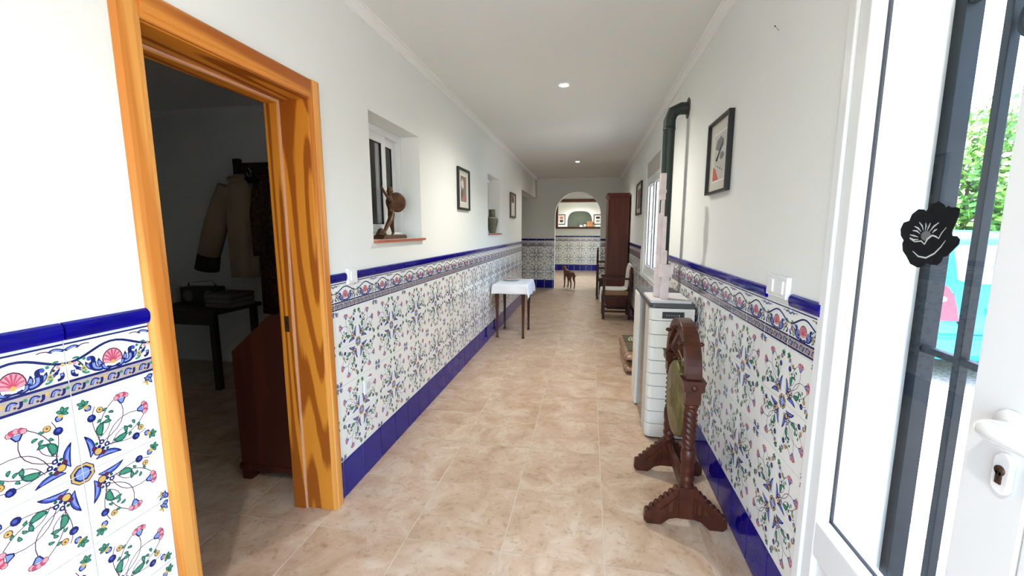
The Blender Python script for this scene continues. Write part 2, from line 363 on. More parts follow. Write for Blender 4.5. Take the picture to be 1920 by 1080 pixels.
# rooms around the hall
wall('wall_room_far', 'y', 3.86, 3.98, -5.2, XL-TH, 0, ZC, [])
wall('wall_room_near', 'y', 0.10, 0.22, -5.2, XL-TH, 0, ZC, [])
wall('wall_west', 'x', -5.32, -5.2, 0.10, 8.05, 0, ZC, [])
wall('wall_passage_near', 'y', 7.92, 8.05, -5.2, XL-TH, 0, ZC, [])
wall('wall_passage_end', 'x', -3.12, -3.0, 8.05, 10.65, 0, ZC, [])
wall('wall_living_west', 'x', -3.12, -3.0, 10.65, 18.0, 0, ZC, [])
wall('wall_living_east', 'x', 2.6, 2.9, 10.40, 18.0, 0, ZC, [(11.7, 13.5, 0.55, 2.25), (15.6, 16.8, 0.9, 2.3)])
wall('wall_living_near', 'y', 10.40, 10.65, XO, 2.6, 0, ZC, [])
wall_far = wall('wall_far', 'y', 15.15, 15.35, -3.0, 2.6, 0, ZC, [(-1.10, 1.2, 1.48, 2.42)])
wall('wall_beyond', 'y', 17.2, 17.4, -3.0, 2.6, 0, ZC, [])
c = MB().box(-5.32, 1.72, YB-0.4, 18.0, ZC, ZC+0.2); c.box(1.72, 3.1, 10.2, 18.0, ZC, ZC+0.2)  # unseen eave past the right wall is lengthened to shade the door reveal
ceiling = put('ceiling', c.mesh('ceiling', M['ceil'])); ceiling['kind'] = 'structure'
c = MB().box(-5.32, 1.10, YB-0.16, 10.65, -0.12, -0.0018); c.box(-3.12, 2.9, 10.65, 18.0, -0.12, -0.0018)
floor_o = put('floor', c.mesh('floor', M['grout'])); floor_o['kind'] = 'structure'
# floor tiles
PT = 0.463
ft = MB().box(-PT/2+0.0030, PT/2-0.0030, -PT/2+0.0030, PT/2-0.0030, -0.003, 0.0).mesh('floor_tile', M['floor'])
def ftile(x0, x1, y0, y1):
    if x1-x0 < 0.03 or y1-y0 < 0.03: return
    m = Matrix.Translation(((x0+x1)/2, (y0+y1)/2, 0)) @ Matrix.Diagonal(((x1-x0)/PT, (y1-y0)/PT, 1, 1))
    put('floor_tile', ft, floor_o, m)
def ftiles(xa, xb, ya, yb):
    i0, i1 = math.floor((xa-0.102)/PT), math.ceil((xb-0.102)/PT); j0, j1 = math.floor((ya-1.694)/PT), math.ceil((yb-1.694)/PT)
    for i in range(i0, i1):
        for j in range(j0, j1):
            ftile(max(xa, 0.102+i*PT), min(xb, 0.102+(i+1)*PT), max(ya, 1.694+j*PT), min(yb, 1.694+(j+1)*PT))
ftiles(XL-0.003, XR, YB, YE+0.25)
ftiles(-3.60, XL-0.003, 0.768, 3.86)
ftiles(-1.75, 1.03, YE+0.25, 15.15)
# cornices
def cornice(name, axis, d, sgn, a0, a1):
    p = [(0,-0.047),(0.006,-0.047),(0.010,-0.036),(0.020,-0.022),(0.034,-0.012),(0.036,-0.006),(0.048,-0.006),(0.052,0),(0,0)]
    pl = [(d+sgn*u, ZC+w) for u, w in p]
    mb = MB().prism(pl, 'y' if axis == 'x' else 'x', a0, a1)
    put(name, mb.mesh(name, M['cornice']))['kind'] = 'structure'
cornice('trim_1', 'x', XL, 1, YB, YE); cornice('trim_2', 'x', XR, -1, YB, YE)
cornice('trim_3', 'y', YE, -1, XL+0.05, XR-0.05); cornice('trim_4', 'y', 3.86, -1, -5.2, XL-TH)

# ------------------------------------------------------------------ wall tiles
TP = 0.2055; TS = 0.2032
ZR = [0.2135 + TP*k for k in range(5)]          # row joints
class Print:
    """flat coloured print on a tile, drawn in unit coordinates (w x h)"""
    def __init__(s, w, h, z0): s.mb = MB(); s.w, s.h, s.z = w, h, z0; s.mir = False
    def face(s, poly, mi):
        ar = sum(poly[i][0]*poly[(i+1)%len(poly)][1] - poly[(i+1)%len(poly)][0]*poly[i][1] for i in range(len(poly)))
        if abs(ar) < 1e-9: return
        if ar < 0: poly = poly[::-1]
        s.mb.add([((x-0.5)*s.w, (y-0.5)*s.h, s.z) for x, y in poly], [list(range(len(poly)))], mi)
    def shape(s, polys, mi):
        s.z += 0.000012
        for p in polys: s.face(p, mi)
        if s.mir:
            for p in polys: s.face([(y, x) for x, y in p], mi)
    def disc(s, c, r, mi, n=8, sy=1.0, rot=0.0): s.shape([[(c[0]+r*math.cos(2*PI*k/n+rot), c[1]+r*sy*math.sin(2*PI*k/n+rot)) for k in range(n)]], mi)
    @staticmethod
    def bez(a, b, c, n): return [((1-t)**2*a[0]+2*t*(1-t)*b[0]+t*t*c[0], (1-t)**2*a[1]+2*t*(1-t)*b[1]+t*t*c[1]) for t in [i/n for i in range(n+1)]]
    def strip(s, pts, wf, mi):
        n = len(pts); L = []; R_ = []
        for i, p in enumerate(pts):
            q0, q1 = pts[max(i-1,0)], pts[min(i+1,n-1)]; dx, dy = q1[0]-q0[0], q1[1]-q0[1]; l = math.hypot(dx, dy) or 1
            w = wf(i/(n-1)); L.append((p[0]-dy/l*w, p[1]+dx/l*w)); R_.append((p[0]+dy/l*w, p[1]-dx/l*w))
        s.shape([[L[i], L[i+1], R_[i+1], R_[i]] for i in range(n-1)], mi)
    def leaf(s, a, b, c, w, out, fill, n=6):
        pts = s.bez(a, b, c, n)
        s.strip(pts, lambda t: w*math.sin(PI*min(max(t,0.02),0.98))**0.7, out)
        if fill is not None: s.strip(pts[1:-1], lambda t: w*0.62*math.sin(PI*(0.12+0.76*t))**0.7, fill)
    def stem(s, a, b, c, mi, w=0.0048, n=6): s.strip(s.bez(a, b, c, n), lambda t: w, mi)
GL, NV, BL, LB, GR, DG, PK, LP, OC, MR, TA = range(11)
PR = [M[k] for k in ('glaze','navy','blue','lblue','green','dgreen','pink','lpink','ochre','maroon','taupe')]
def floral_tile():
    p = Print(TS, TS, 0.0032); p.mir = True
    p.mb.box(-TS/2, TS/2, -TS/2, TS/2, 0, 0.003, GL)
    # medallion quarter
    p.mir = False
    p.shape([[(0,0),(0.125,0),(0.125,0.05),(0.05,0.125),(0,0.125)]], NV); p.shape([[(0,0),(0.113,0),(0.113,0.046),(0.046,0.113),(0,0.113)]], OC)
    p.shape([[(0,0),(0.088,0),(0.088,0.036),(0.036,0.088),(0,0.088)]], NV); p.shape([[(0,0),(0.066,0),(0.066,0.026),(0.026,0.066),(0,0.066)]], LB)
    p.mir = True
    # stems
    p.stem((0.22,0.27), (0.20,0.62), (0.44,0.80), MR); p.stem((0.27,0.30), (0.60,0.42), (0.53,0.72), MR)
    p.stem((0.24,0.30), (0.12,0.62), (0.22,0.80), MR, 0.0042); p.stem((0.20,0.35), (0.42,0.45), (0.35,0.62), MR, 0.0042)
    # blue leaves around the medallion
    p.leaf((0.155,0.10), (0.30,0.17), (0.46,0.065), 0.041, NV, BL, 7)
    p.leaf((0.17,0.11), (0.30,0.15), (0.40,0.085), 0.014, LB, None, 4)
    # fruit and florets
    p.disc((0.155,0.245), 0.034, MR); p.disc((0.245,0.30), 0.034, NV, 7); p.disc((0.245,0.30), 0.014, GL, 6); p.disc((0.185,0.30), 0.022, DG, 6); p.disc((0.21,0.25), 0.024, NV, 6)
    p.mir = False; p.disc((0.19,0.19), 0.052, NV, 10); p.disc((0.192,0.192), 0.042, OC, 10); p.mir = True
    # green leaf
    p.leaf((0.26,0.38), (0.20,0.47), (0.30,0.56), 0.048, DG, GR); p.leaf((0.29,0.54), (0.34,0.56), (0.39,0.53), 0.028, DG, GR, 4)
    # leaflets
    for q in ((0.315,0.62,0.36,0.57), (0.36,0.66,0.42,0.63), (0.27,0.60,0.22,0.57), (0.30,0.70,0.35,0.71)):
        p.leaf(q[:2], ((q[0]+q[2])/2+0.02, (q[1]+q[3])/2+0.02), q[2:], 0.022, DG, GR, 4)
    # cornflower and ochre flower
    p.disc((0.17,0.66), 0.052, NV, 9); p.disc((0.165,0.67), 0.024, BL, 6)
    p.disc((0.27,0.735), 0.042, MR, 9); p.disc((0.27,0.737), 0.034, OC, 9); p.disc((0.27,0.74), 0.012, MR, 6)
    # acorn with green crown toward the corner
    p.leaf((0.17,0.775), (0.15,0.81), (0.11,0.845), 0.044, NV, LB, 5); p.disc((0.125,0.835), 0.030, OC, 7)
    for q in ((0.045,0.83), (0.035,0.91), (0.10,0.945), (0.165,0.90)):
        p.leaf((0.115,0.855), ((0.115+q[0])/2-0.01, (0.855+q[1])/2+0.015), q, 0.024, DG, GR, 4)
    # pink carnation
    for bx, by, dx, dy in ((0.535,0.745,0.02,1.0),):
        p.shape([[(0.515,0.715),(0.555,0.715),(0.60,0.79),(0.475,0.79)]], NV); p.shape([[(0.525,0.73),(0.547,0.73),(0.578,0.785),(0.497,0.785)]], LB)
        for k in range(5):
            a = PI*(0.1+0.8*k/4); c = (0.537+0.065*math.cos(a), 0.80+0.035*math.sin(a)); p.disc(c, 0.036, MR, 7)
        for k in range(5):
            a = PI*(0.1+0.8*k/4); c = (0.537+0.065*math.cos(a), 0.80+0.035*math.sin(a)); p.disc(c, 0.029, PK if k % 2 else LP, 7)
    # corner leaf
    p.mir = False
    p.leaf((0.985,0.985), (0.94,0.97), (0.87,0.90), 0.040, NV, LB, 4)
    p.mir = True; p.leaf((0.96,0.93), (0.90,0.93), (0.86,0.965), 0.024, NV, LB, 4); p.leaf((0.92,0.90), (0.88,0.89), (0.83,0.90), 0.014, OC, None, 3)
    return p.mb.mesh('wall_tile', PR, fix=False)
BH = 0.1485
def border_tile():
    w = TS; p = Print(w, BH, 0.0032); p.mb.box(-w/2, w/2, -BH/2, BH/2, 0, 0.003, GL)
    k = w/BH
    def D(c, r, mi, n=8): p.shape([[(c[0]+r*math.cos(2*PI*i/n), c[1]+r*k*math.sin(2*PI*i/n)) for i in range(n)]], mi)
    # lower band
    p.shape([[(0,0.03),(1,0.03),(1,0.30),(0,0.30)]], TA); p.shape([[(0,0.02),(1,0.02),(1,0.065),(0,0.065)]], NV); p.shape([[(0,0.265),(1,0.265),(1,0.31),(0,0.31)]], NV)
    for i in range(5):
        x = 0.1+0.2*i
        p.stem((x-0.075,0.11), (x-0.05,0.27), (x+0.01,0.17), NV, 0.020, 5); p.stem((x-0.068,0.12), (x-0.05,0.24), (x,0.17), LB, 0.009, 5)
        p.stem((x+0.01,0.10), (x+0.05,0.09), (x+0.05,0.20), NV, 0.016, 4); D((x+0.085,0.19), 0.022, OC if i % 2 else GR, 7); D((x-0.01,0.12), 0.015, MR, 6)
    # wave line and top line
    pts = [(i/14, 0.715 + 0.105*math.cos(2*PI*(i/14-0.52))) for i in range(15)]
    p.strip(pts, lambda t: 0.020, NV)
    p.shape([[(0,0.925),(1,0.925),(1,0.955),(0,0.955)]], NV)
    for sx in (1, -1):
        X = lambda u: 0.5 + sx*u
        p.stem((X(0.5),0.83), (X(0.40),0.92), (X(0.36),0.84), NV, 0.022, 5); p.stem((X(0.48),0.84), (X(0.41),0.90), (X(0.38),0.85), LB, 0.010, 5); p.stem((X(0.36),0.86), (X(0.30),0.90), (X(0.24),0.87), MR, 0.008, 4)
        # scrolls beside the shell
        p.leaf((X(0.10),0.36), (X(0.17),0.42), (X(0.16),0.56), 0.030, NV, LB, 5); p.leaf((X(0.20),0.36), (X(0.28),0.42), (X(0.31),0.55), 0.030, NV, LB, 5); p.leaf((X(0.30),0.40), (X(0.38),0.44), (X(0.44),0.56), 0.022, NV, BL, 5)
        p.leaf((X(0.44),0.66), (X(0.40),0.70), (X(0.36),0.64), 0.018, DG, GR, 4); D((X(0.47),0.60), 0.022, OC, 6)
        p.stem((X(0.03),0.345), (X(0.13),0.30), (X(0.13),0.44), NV, 0.026, 6); p.stem((X(0.05),0.35), (X(0.12),0.33), (X(0.12),0.42), LB, 0.011, 6)
        p.stem((X(0.13),0.36), (X(0.26),0.36), (X(0.23),0.52), NV, 0.040, 6); p.stem((X(0.14),0.375), (X(0.24),0.37), (X(0.22),0.50), LB, 0.016, 6)
        p.stem((X(0.23),0.50), (X(0.20),0.64), (X(0.28),0.60), NV, 0.026, 6); D((X(0.27),0.59), 0.026, BL, 7)
        p.stem((X(0.28),0.36), (X(0.36),0.34), (X(0.34),0.47), GR, 0.018, 5); D((X(0.335),0.45), 0.034, OC, 8); D((X(0.335),0.45), 0.018, GR, 7)
        p.stem((X(0.34),0.50), (X(0.36),0.58), (X(0.40),0.62), DG, 0.009, 4); D((X(0.375),0.54), 0.018, MR, 6); D((X(0.42),0.58), 0.020, LP, 6); D((X(0.32),0.62), 0.022, GR, 6); D((X(0.40),0.48), 0.020, NV, 6)
        p.stem((X(0.40),0.36), (X(0.47),0.36), (X(0.45),0.47), NV, 0.022, 5); D((X(0.45),0.44), 0.016, LB, 6)
    # shell
    for sc, mi in ((1.0, MR), (0.9, LP)):
        p.shape([[(0.5,0.40)] + [(0.5+0.125*sc*math.cos(a), 0.48+0.205*sc*math.sin(a)) for a in [PI*(-0.05+1.1*i/9) for i in range(10)]]], mi)
    for i in range(7):
        a = PI*(0.04+0.92*i/6); p.strip([(0.5,0.42), (0.5+0.055*math.cos(a), 0.48+0.09*math.sin(a)), (0.5+0.105*math.cos(a), 0.49+0.165*math.sin(a))], lambda t: 0.006+0.006*t, PK)
    D((0.5,0.43), 0.028, OC, 8); p.stem((0.42,0.37), (0.5,0.30), (0.58,0.37), NV, 0.016, 5)
    return p.mb.mesh('border_tile', PR, fix=False)
def rail_tile(w, hgt=0.0435):
    pr = [(0,0),(0.010,0),(0.013,0.006),(0.0155,0.018),(0.0155,0.030),(0.011,0.039),(0.004,hgt),(0,hgt)]
    mb = MB(); n = len(pr)
    v = [(s*w/2, y-hgt/2, z) for s in (-1, 1) for z, y in pr]
    mb.add(v, [list(range(n)), list(range(n, 2*n))[::-1]] + [[i, (i+1)%n, n+(i+1)%n, n+i] for i in range(n)], 0)
    return mb.mesh('rail_tile', M['cobalt'])
TILE, BORD, RAIL = floral_tile(), border_tile(), rail_tile(TS-0.0022)
SKH = 0.2075
SKIRT = MB().box(-TS/2+0.0011, TS/2-0.0011, -SKH/2, SKH/2, 0, 0.0035).mesh('skirting_tile', M['cobalt'], 0.0012, 1)
def cut_mesh(me, lo, hi):
    """a copy of a tile cut down to lo..hi along its width"""
    b = bmesh.new(); b.from_mesh(me)
    for x, nx in ((lo, -1), (hi, 1)):
        bmesh.ops.bisect_plane(b, geom=b.verts[:]+b.edges[:]+b.faces[:], plane_co=(x,0,0), plane_no=(nx,0,0), clear_outer=True)
    r = bpy.data.meshes.new(me.name); b.to_mesh(r); b.free()
    for m in me.materials: r.materials.append(m)
    return r
def tile_wall(parent, base, ex, ez, s0, s1, ref, gaps_rail=(), holes=()):
    """base: point on the wall plane with s=0,z=0; s runs along ex; ref: s of a medallion joint"""
    ex, ez = Vector(ex), Vector(ez); ey = Vector((0,0,1))
    i0, i1 = math.floor((s0-ref)/TP - 1e-6), math.ceil((s1-ref)/TP + 1e-6)
    def P(me, name, s, z, rot=0, zo=0.0):
        m = frame_m(Vector(base)+ex*s+ey*z+ez*zo, ex, ey, ez) @ Matrix.Rotation(rot, 4, 'Z'); put(name, me, parent, m)
    def cell(me, name, i, z, rot=0):
        a, b = ref+i*TP, ref+(i+1)*TP; lo, hi = max(a, s0), min(b, s1)
        if hi-lo < 0.012: return
        c = (a+b)/2
        if hi-lo < TP-0.004:
            if rot:                                         # cut in wall direction: rotate the mesh first
                q = me.copy(); q.transform(Matrix.Rotation(rot, 4, 'Z'))
            else: q = me
            me = cut_mesh(q, lo-c+(0 if lo == a else 0.001), hi-c-(0 if hi == b else 0.001)); rot = 0
        P(me, name, c, z, rot)
    def blocked(a, b, z): return any(h[0] < b-0.005 and h[1] > a+0.005 and h[2] < z < h[3] for h in holes)
    for i in range(i0, i1):
        a, b = max(ref+i*TP, s0), min(ref+(i+1)*TP, s1)
        for r in range(4):
            z = (ZR[r]+ZR[r+1])/2
            if blocked(a, b, z): continue
            below = r % 2 == 0; right = i % 2 == 0
            rot = {(True, False): 0, (False, False): PI/2, (False, True): PI, (True, True): 3*PI/2}[(right, below)]
            cell(TILE, 'wall_tile', i, z, rot)
        if not blocked(a, b, 1.11): cell(BORD, 'border_tile', i, ZR[4]+0.0015+BH/2)
        if not blocked(a, b, 1.21):
            segs = [(a, b)]
            for g0, g1 in gaps_rail:
                segs = [q for (u, v) in segs for q in ((u, min(v, g0)), (max(u, g1), v)) if q[1]-q[0] > 0.012]
            for u, v in segs:
                if v-u > TP-0.004: P(RAIL, 'rail_tile', (u+v)/2, 1.1875+0.0218)
                else: P(rail_tile(v-u-0.002), 'rail_tile', (u+v)/2, 1.1875+0.0218)
        cell(SKIRT, 'skirting_tile', i, 0.003+SKH/2)
tile_wall(wall_left, (XL,0,0), (0,1,0), (1,0,0), YB, 1.000, 0.7945)
tile_wall(wall_left, (XL,0,0), (0,1,0), (1,0,0), 1.890, 8.05, 2.1265, gaps_rail=[(2.032, 2.140)])
tile_wall(wall_right, (XR,0,0), (0,-1,0), (-1,0,0), -YE, -1.4285, -1.634, gaps_rail=[(-1.835, -1.638)], holes=[(-5.96, -4.77, 0.84, 2.3)])
tile_wall(wall_arch, (0,YE,0), (1,0,0), (0,-1,0), -2.30, -0.840, -1.284)
tile_wall(wall_arch, (0,YE,0), (1,0,0), (0,-1,0), 0.270, XR-0.01, 0.27)
tile_wall(wall_far, (0,15.15,0), (1,0,0), (0,-1,0), -1.50, 0.90, -1.12)

# ------------------------------------------------------------------ pine doorway in the left wall
door_1 = struct('door_1')
yi0, yi1, zi = 1.072, 1.815, 2.054
X0 = XL-TH+0.002
def casing_leg(y0, y1, inner):
    # moulded architrave: rounded outer edge, small bead at the inner edge; profile in (x, y)
    s = 1 if inner == 'hi' else -1; o = y0 if inner == 'hi' else y1; w = y1-y0
    pr = [(0,0),(0.012,0),(0.018,0.008),(0.020,0.02),(0.020,w-0.022),(0.015,w-0.018),(0.015,w-0.012),(0.012,w),(0,w)]
    return [(XL+a, o+s*b) for a, b in pr]
MB().prism(casing_leg(1.000, yi0, 'hi'), 'z', 0, 2.138).obj('architrave', M['pine_face'], door_1)
MB().prism(casing_leg(yi1, 1.887, 'lo'), 'z', 0, 2.138).obj('architrave', M['pine_face'], door_1)
MB().prism([(x, z) for x, z in [(XL, zi), (XL+0.012, zi), (XL+0.015, zi+0.012), (XL+0.015, zi+0.018), (XL+0.0204, zi+0.022), (XL+0.0204, 2.120), (XL+0.018, 2.132), (XL+0.012, 2.1385), (XL, 2.1385)]], 'y', yi0-0.001, yi1+0.001).obj('architrave', M['pine_face_y'], door_1)
MB().box(X0, XL+0.002, 1.046, yi0+0.003, 0, zi+0.03).obj('jamb', M['pine_z'], door_1, bevel=0.002)
MB().box(X0, XL+0.002, yi1-0.003, 1.841, 0, zi+0.03).obj('jamb', M['pine_z'], door_1, bevel=0.002)
MB().box(X0+0.0005, XL+0.0015, yi0, yi1, zi-0.003, zi+0.029).obj('jamb_head', M['pine_y'], door_1, bevel=0.002)
xs = -1.434
MB().box(X0+0.001, xs, yi1-0.016, yi1-0.003, 0, zi-0.003).obj('door_stop', M['pine_z'], door_1, bevel=0.002)
MB().box(X0+0.001, xs, yi0+0.003, yi0+0.016, 0, zi-0.003).obj('door_stop', M['pine_z'], door_1, bevel=0.002)
MB().box(X0+0.001, xs, yi0+0.016, yi1-0.016, zi-0.016, zi-0.003).obj('door_stop', M['pine_y'], door_1, bevel=0.002)
seal = flat('rubber_seal', (0.62, 0.36, 0.22), 0.5)
MB().box(xs, xs+0.006, yi1-0.013, yi1-0.003, 0, zi-0.003).obj('seal', seal, door_1)
MB().box(xs, xs+0.006, yi0+0.013, yi1-0.013, zi-0.013, zi-0.003).obj('seal', seal, door_1)
mb = MB().box(-1.476, -1.452, yi1-0.0185, yi1-0.0160, 0.955, 1.035)
mb.box(-1.468, -1.460, yi1-0.0190, yi1-0.0184, 0.975, 1.01, 1)
mb.obj('strike_plate', [M['darkmetal'], M['black']], door_1)

# ------------------------------------------------------------------ left windows
def sash(parent, x0, x1, y0, y1, z0, z1, st=0.055):
    g = MB()
    g.box(x0, x1, y0, y0+st, z0, z1); g.box(x0, x1, y1-st, y1, z0, z1); g.box(x0+0.0005, x1-0.0005, y0+st, y1-st, z0, z0+st); g.box(x0+0.0005, x1-0.0005, y0+st, y1-st, z1-st, z1)
    s = g.obj('sash', M['pvc'], parent, bevel=0.003)
    k = MB(); e = 0.005; xm = (x0+x1)/2; A, B, C, D = y0+st, y1-st, z0+st, z1-st
    k.box(xm-0.006, xm+0.006, A, A+e, C, D); k.box(xm-0.006, xm+0.006, B-e, B, C, D); k.box(xm-0.006, xm+0.006, A+e, B-e, C, C+e); k.box(xm-0.006, xm+0.006, A+e, B-e, D-e, D)
    k.obj('gasket', M['black'], s)
    MB().box(xm-0.002, xm+0.002, A+e, B-e, C+e, D-e).obj('pane', M['glass'], s)
    return s
def left_window(name, y0, y1, z0, z1, nsill):
    w = struct(name); xa, xb = -1.500, -1.428
    g = MB(); f = 0.045
    g.box(xa, xb, y0, y0+f, z0, z1); g.box(xa, xb, y1-f, y1, z0, z1); g.box(xa+0.0005, xb-0.0005, y0+f, y1-f, z0, z0+f); g.box(xa+0.0005, xb-0.0005, y0+f, y1-f, z1-f, z1)
    g.obj('window_frame', M['pvc'], w, bevel=0.004)
    ym = y0 + (y1-y0)*0.62
    sash(w, -1.455, -1.432, y0+f-0.005, ym+0.03, z0+f, z1-f); sash(w, -1.485, -1.461, ym-0.03, y1-f+0.005, z0+f, z1-f)
    MB().box(-1.4625, -1.456, ym+0.045, ym+0.06, (z0+z1)/2-0.02, (z0+z1)/2+0.04).obj('latch', M['black'], w)
    L = (y1-y0+0.02)/nsill
    for i in range(nsill):
        MB().box(-1.427, XL+0.028, y0+i*L+0.002, y0+(i+1)*L-0.002, z0-0.018, z0-0.001).obj('sill_tile', M['terracotta'], w, bevel=0.003)
    return w
left_window('window_1', 2.36, 3.11, 1.395, 2.15, 4)
left_window('window_2', 5.30, 6.03, 1.405, 2.16, 4)

# ------------------------------------------------------------------ right window with roller-shutter box
window_3 = struct('window_3')
def w3():
    y0, y1, z0, z1 = 4.80, 5.93, 0.865, 2.30
    MB().box(0.742, 0.95, y0+0.001, y1-0.001, 2.125, z1-0.001).obj('shutter_box', flat('shutter_beige', (0.50, 0.49, 0.43), 0.6), window_3, bevel=0.004)
    g = MB(); f = 0.05; xa, xb = 0.742, 0.81; zt = 2.124
    g.box(xa, xb, y0+0.001, y0+f, z0+0.02, zt); g.box(xa, xb, y1-f, y1-0.001, z0+0.02, zt); g.box(xa+0.0005, xb, y0+f, y1-f, z0+0.02, z0+0.02+f); g.box(xa+0.0005, xb, y0+f, y1-f, zt-f, zt)
    g.obj('window_frame', M['pvc'], window_3, bevel=0.004)
    ym = (y0+y1)/2
    sash(window_3, 0.748, 0.790, y0+f-0.004, ym-0.001, z0+0.02+f, zt-f, 0.06); sash(window_3, 0.748, 0.790, ym+0.001, y1-f+0.004, z0+0.02+f, zt-f, 0.06)
    h = MB().box(0.738, 0.748, ym-0.045, ym-0.020, 1.40, 1.46); h.box(0.722, 0.738, ym-0.038, ym-0.027, 1.425, 1.44); h.box(0.714, 0.724, ym-0.040, ym-0.026, 1.34, 1.44)
    h.obj('handle', M['stoveg'], window_3, bevel=0.002)
    MB().box(XR-0.018, 0.80, y0+0.001, y1-0.001, z0+0.001, z0+0.019).obj('sill', M['pvc'], window_3, bevel=0.004)
w3()

# ------------------------------------------------------------------ glazed entry door in the right wall
door_2 = struct('door_2')
XF, XB, XG = 0.720, 0.788, 0.763
g = MB(); g.box(0.712, 0.80, 1.404, 1.444, 0.0, 2.28); g.box(0.712, 0.80, 0.361, 0.405, 0.0, 2.28); g.box(0.7125, 0.7995, 0.405, 1.404, 2.22, 2.28)
g.obj('door_frame', M['pvc'], door_2, bevel=0.004)
def leaf(y0, y1, hs, fs, near_handle):
    """leaf from y0 to y1; stile widths hs at y0, fs at y1"""
    a, b = y0+hs, y1-fs
    g = MB()
    g.box(XF, XB, y0, a, 0.012, 2.218); g.box(XF, XB, b, y1, 0.012, 2.218); g.box(XF+0.0004, XB-0.0004, a, b, 0.44, 0.556); g.box(XF+0.0004, XB-0.0004, a, b, 2.12, 2.218); g.box(XF+0.0004, XB-0.0004, a, b, 0.012, 0.12)
    l = g.obj('door_leaf', M['pvc'], door_2, bevel=0.004)
    MB().box(XF+0.016, XB-0.016, a, b, 0.12, 0.44).obj('lower_panel', M['pvc'], l)
    e = 0.003; k = MB(); z0, z1 = 0.556, 2.12; q0, q1 = XG-0.005, XG+0.005
    k.box(q0, q1, a, a+e, z0, z1); k.box(q0, q1, b-e, b, z0, z1); k.box(q0, q1, a+e, b-e, z0, z0+e); k.box(q0, q1, a+e, b-e, z1-e, z1)
    k.obj('gasket', M['black'], l)
    MB().box(XG-0.003, XG+0.003, a+e, b-e, z0+e, z1-e).obj('pane', M['glass'], l)
    return l
leaf1 = leaf(0.778, 1.402, 0.122, 0.052, True)
leaf2 = leaf(0.408, 0.774, 0.052, 0.060, False)
# lever handle and lock plate
hy, hz = 0.818, 1.125
hd = MB()
hd.lathe([(0.0, 0), (0.030, 0), (0.030, 0.006), (0.026, 0.011), (0.0, 0.011)], (0, 0, 0), 24)
mt = Matrix.Translation((XF, hy, hz)) @ Matrix.Rotation(-PI/2, 4, 'Y')
hd.v = [tuple(mt @ Vector(v)) for v in hd.v]
hd.tube([(XF, hy-0.002, hz), (XF-0.03, hy-0.003, hz), (XF-0.044, hy-0.006, hz), (XF-0.053, hy-0.020, hz+0.001), (XF-0.056, hy-0.05, hz+0.002), (XF-0.055, hy-0.09, hz+0.003), (XF-0.052, hy-0.118, hz+0.003), (XF-0.049, hy-0.126, hz+0.003)],
        [0.012, 0.012, 0.0145, 0.0155, 0.0150, 0.0135, 0.0115, 0.005], 14)
hd.obj('handle', M['pvcs'], leaf1)
kz = 1.040
pl = [(hy-0.002+0.0165*math.cos(a), kz+(0.021 if math.sin(a) > 0 else -0.021)+0.0165*math.sin(a)) for a in [2*PI*i/24 for i in range(24)]]
esc = MB().prism(pl, 'x', XF-0.009, XF).obj('lock_plate', M['pvcs'], leaf1, bevel=0.003)
kh = MB(); kh.lathe([(0.0, 0), (0.0088, 0), (0.0088, 0.004), (0, 0.004)], (XF-0.0115, hy-0.002, kz+0.006), 16, 0, 'x')
kh.box(XF-0.0115, XF-0.0085, hy-0.007, hy+0.003, kz-0.018, kz+0.004); kh.box(XF-0.0120, XF-0.0115, hy-0.003, hy-0.001, kz-0.012, kz+0.008, 1)
kh.obj('lock_cylinder', [M['darkmetal'], M['black']], esc)
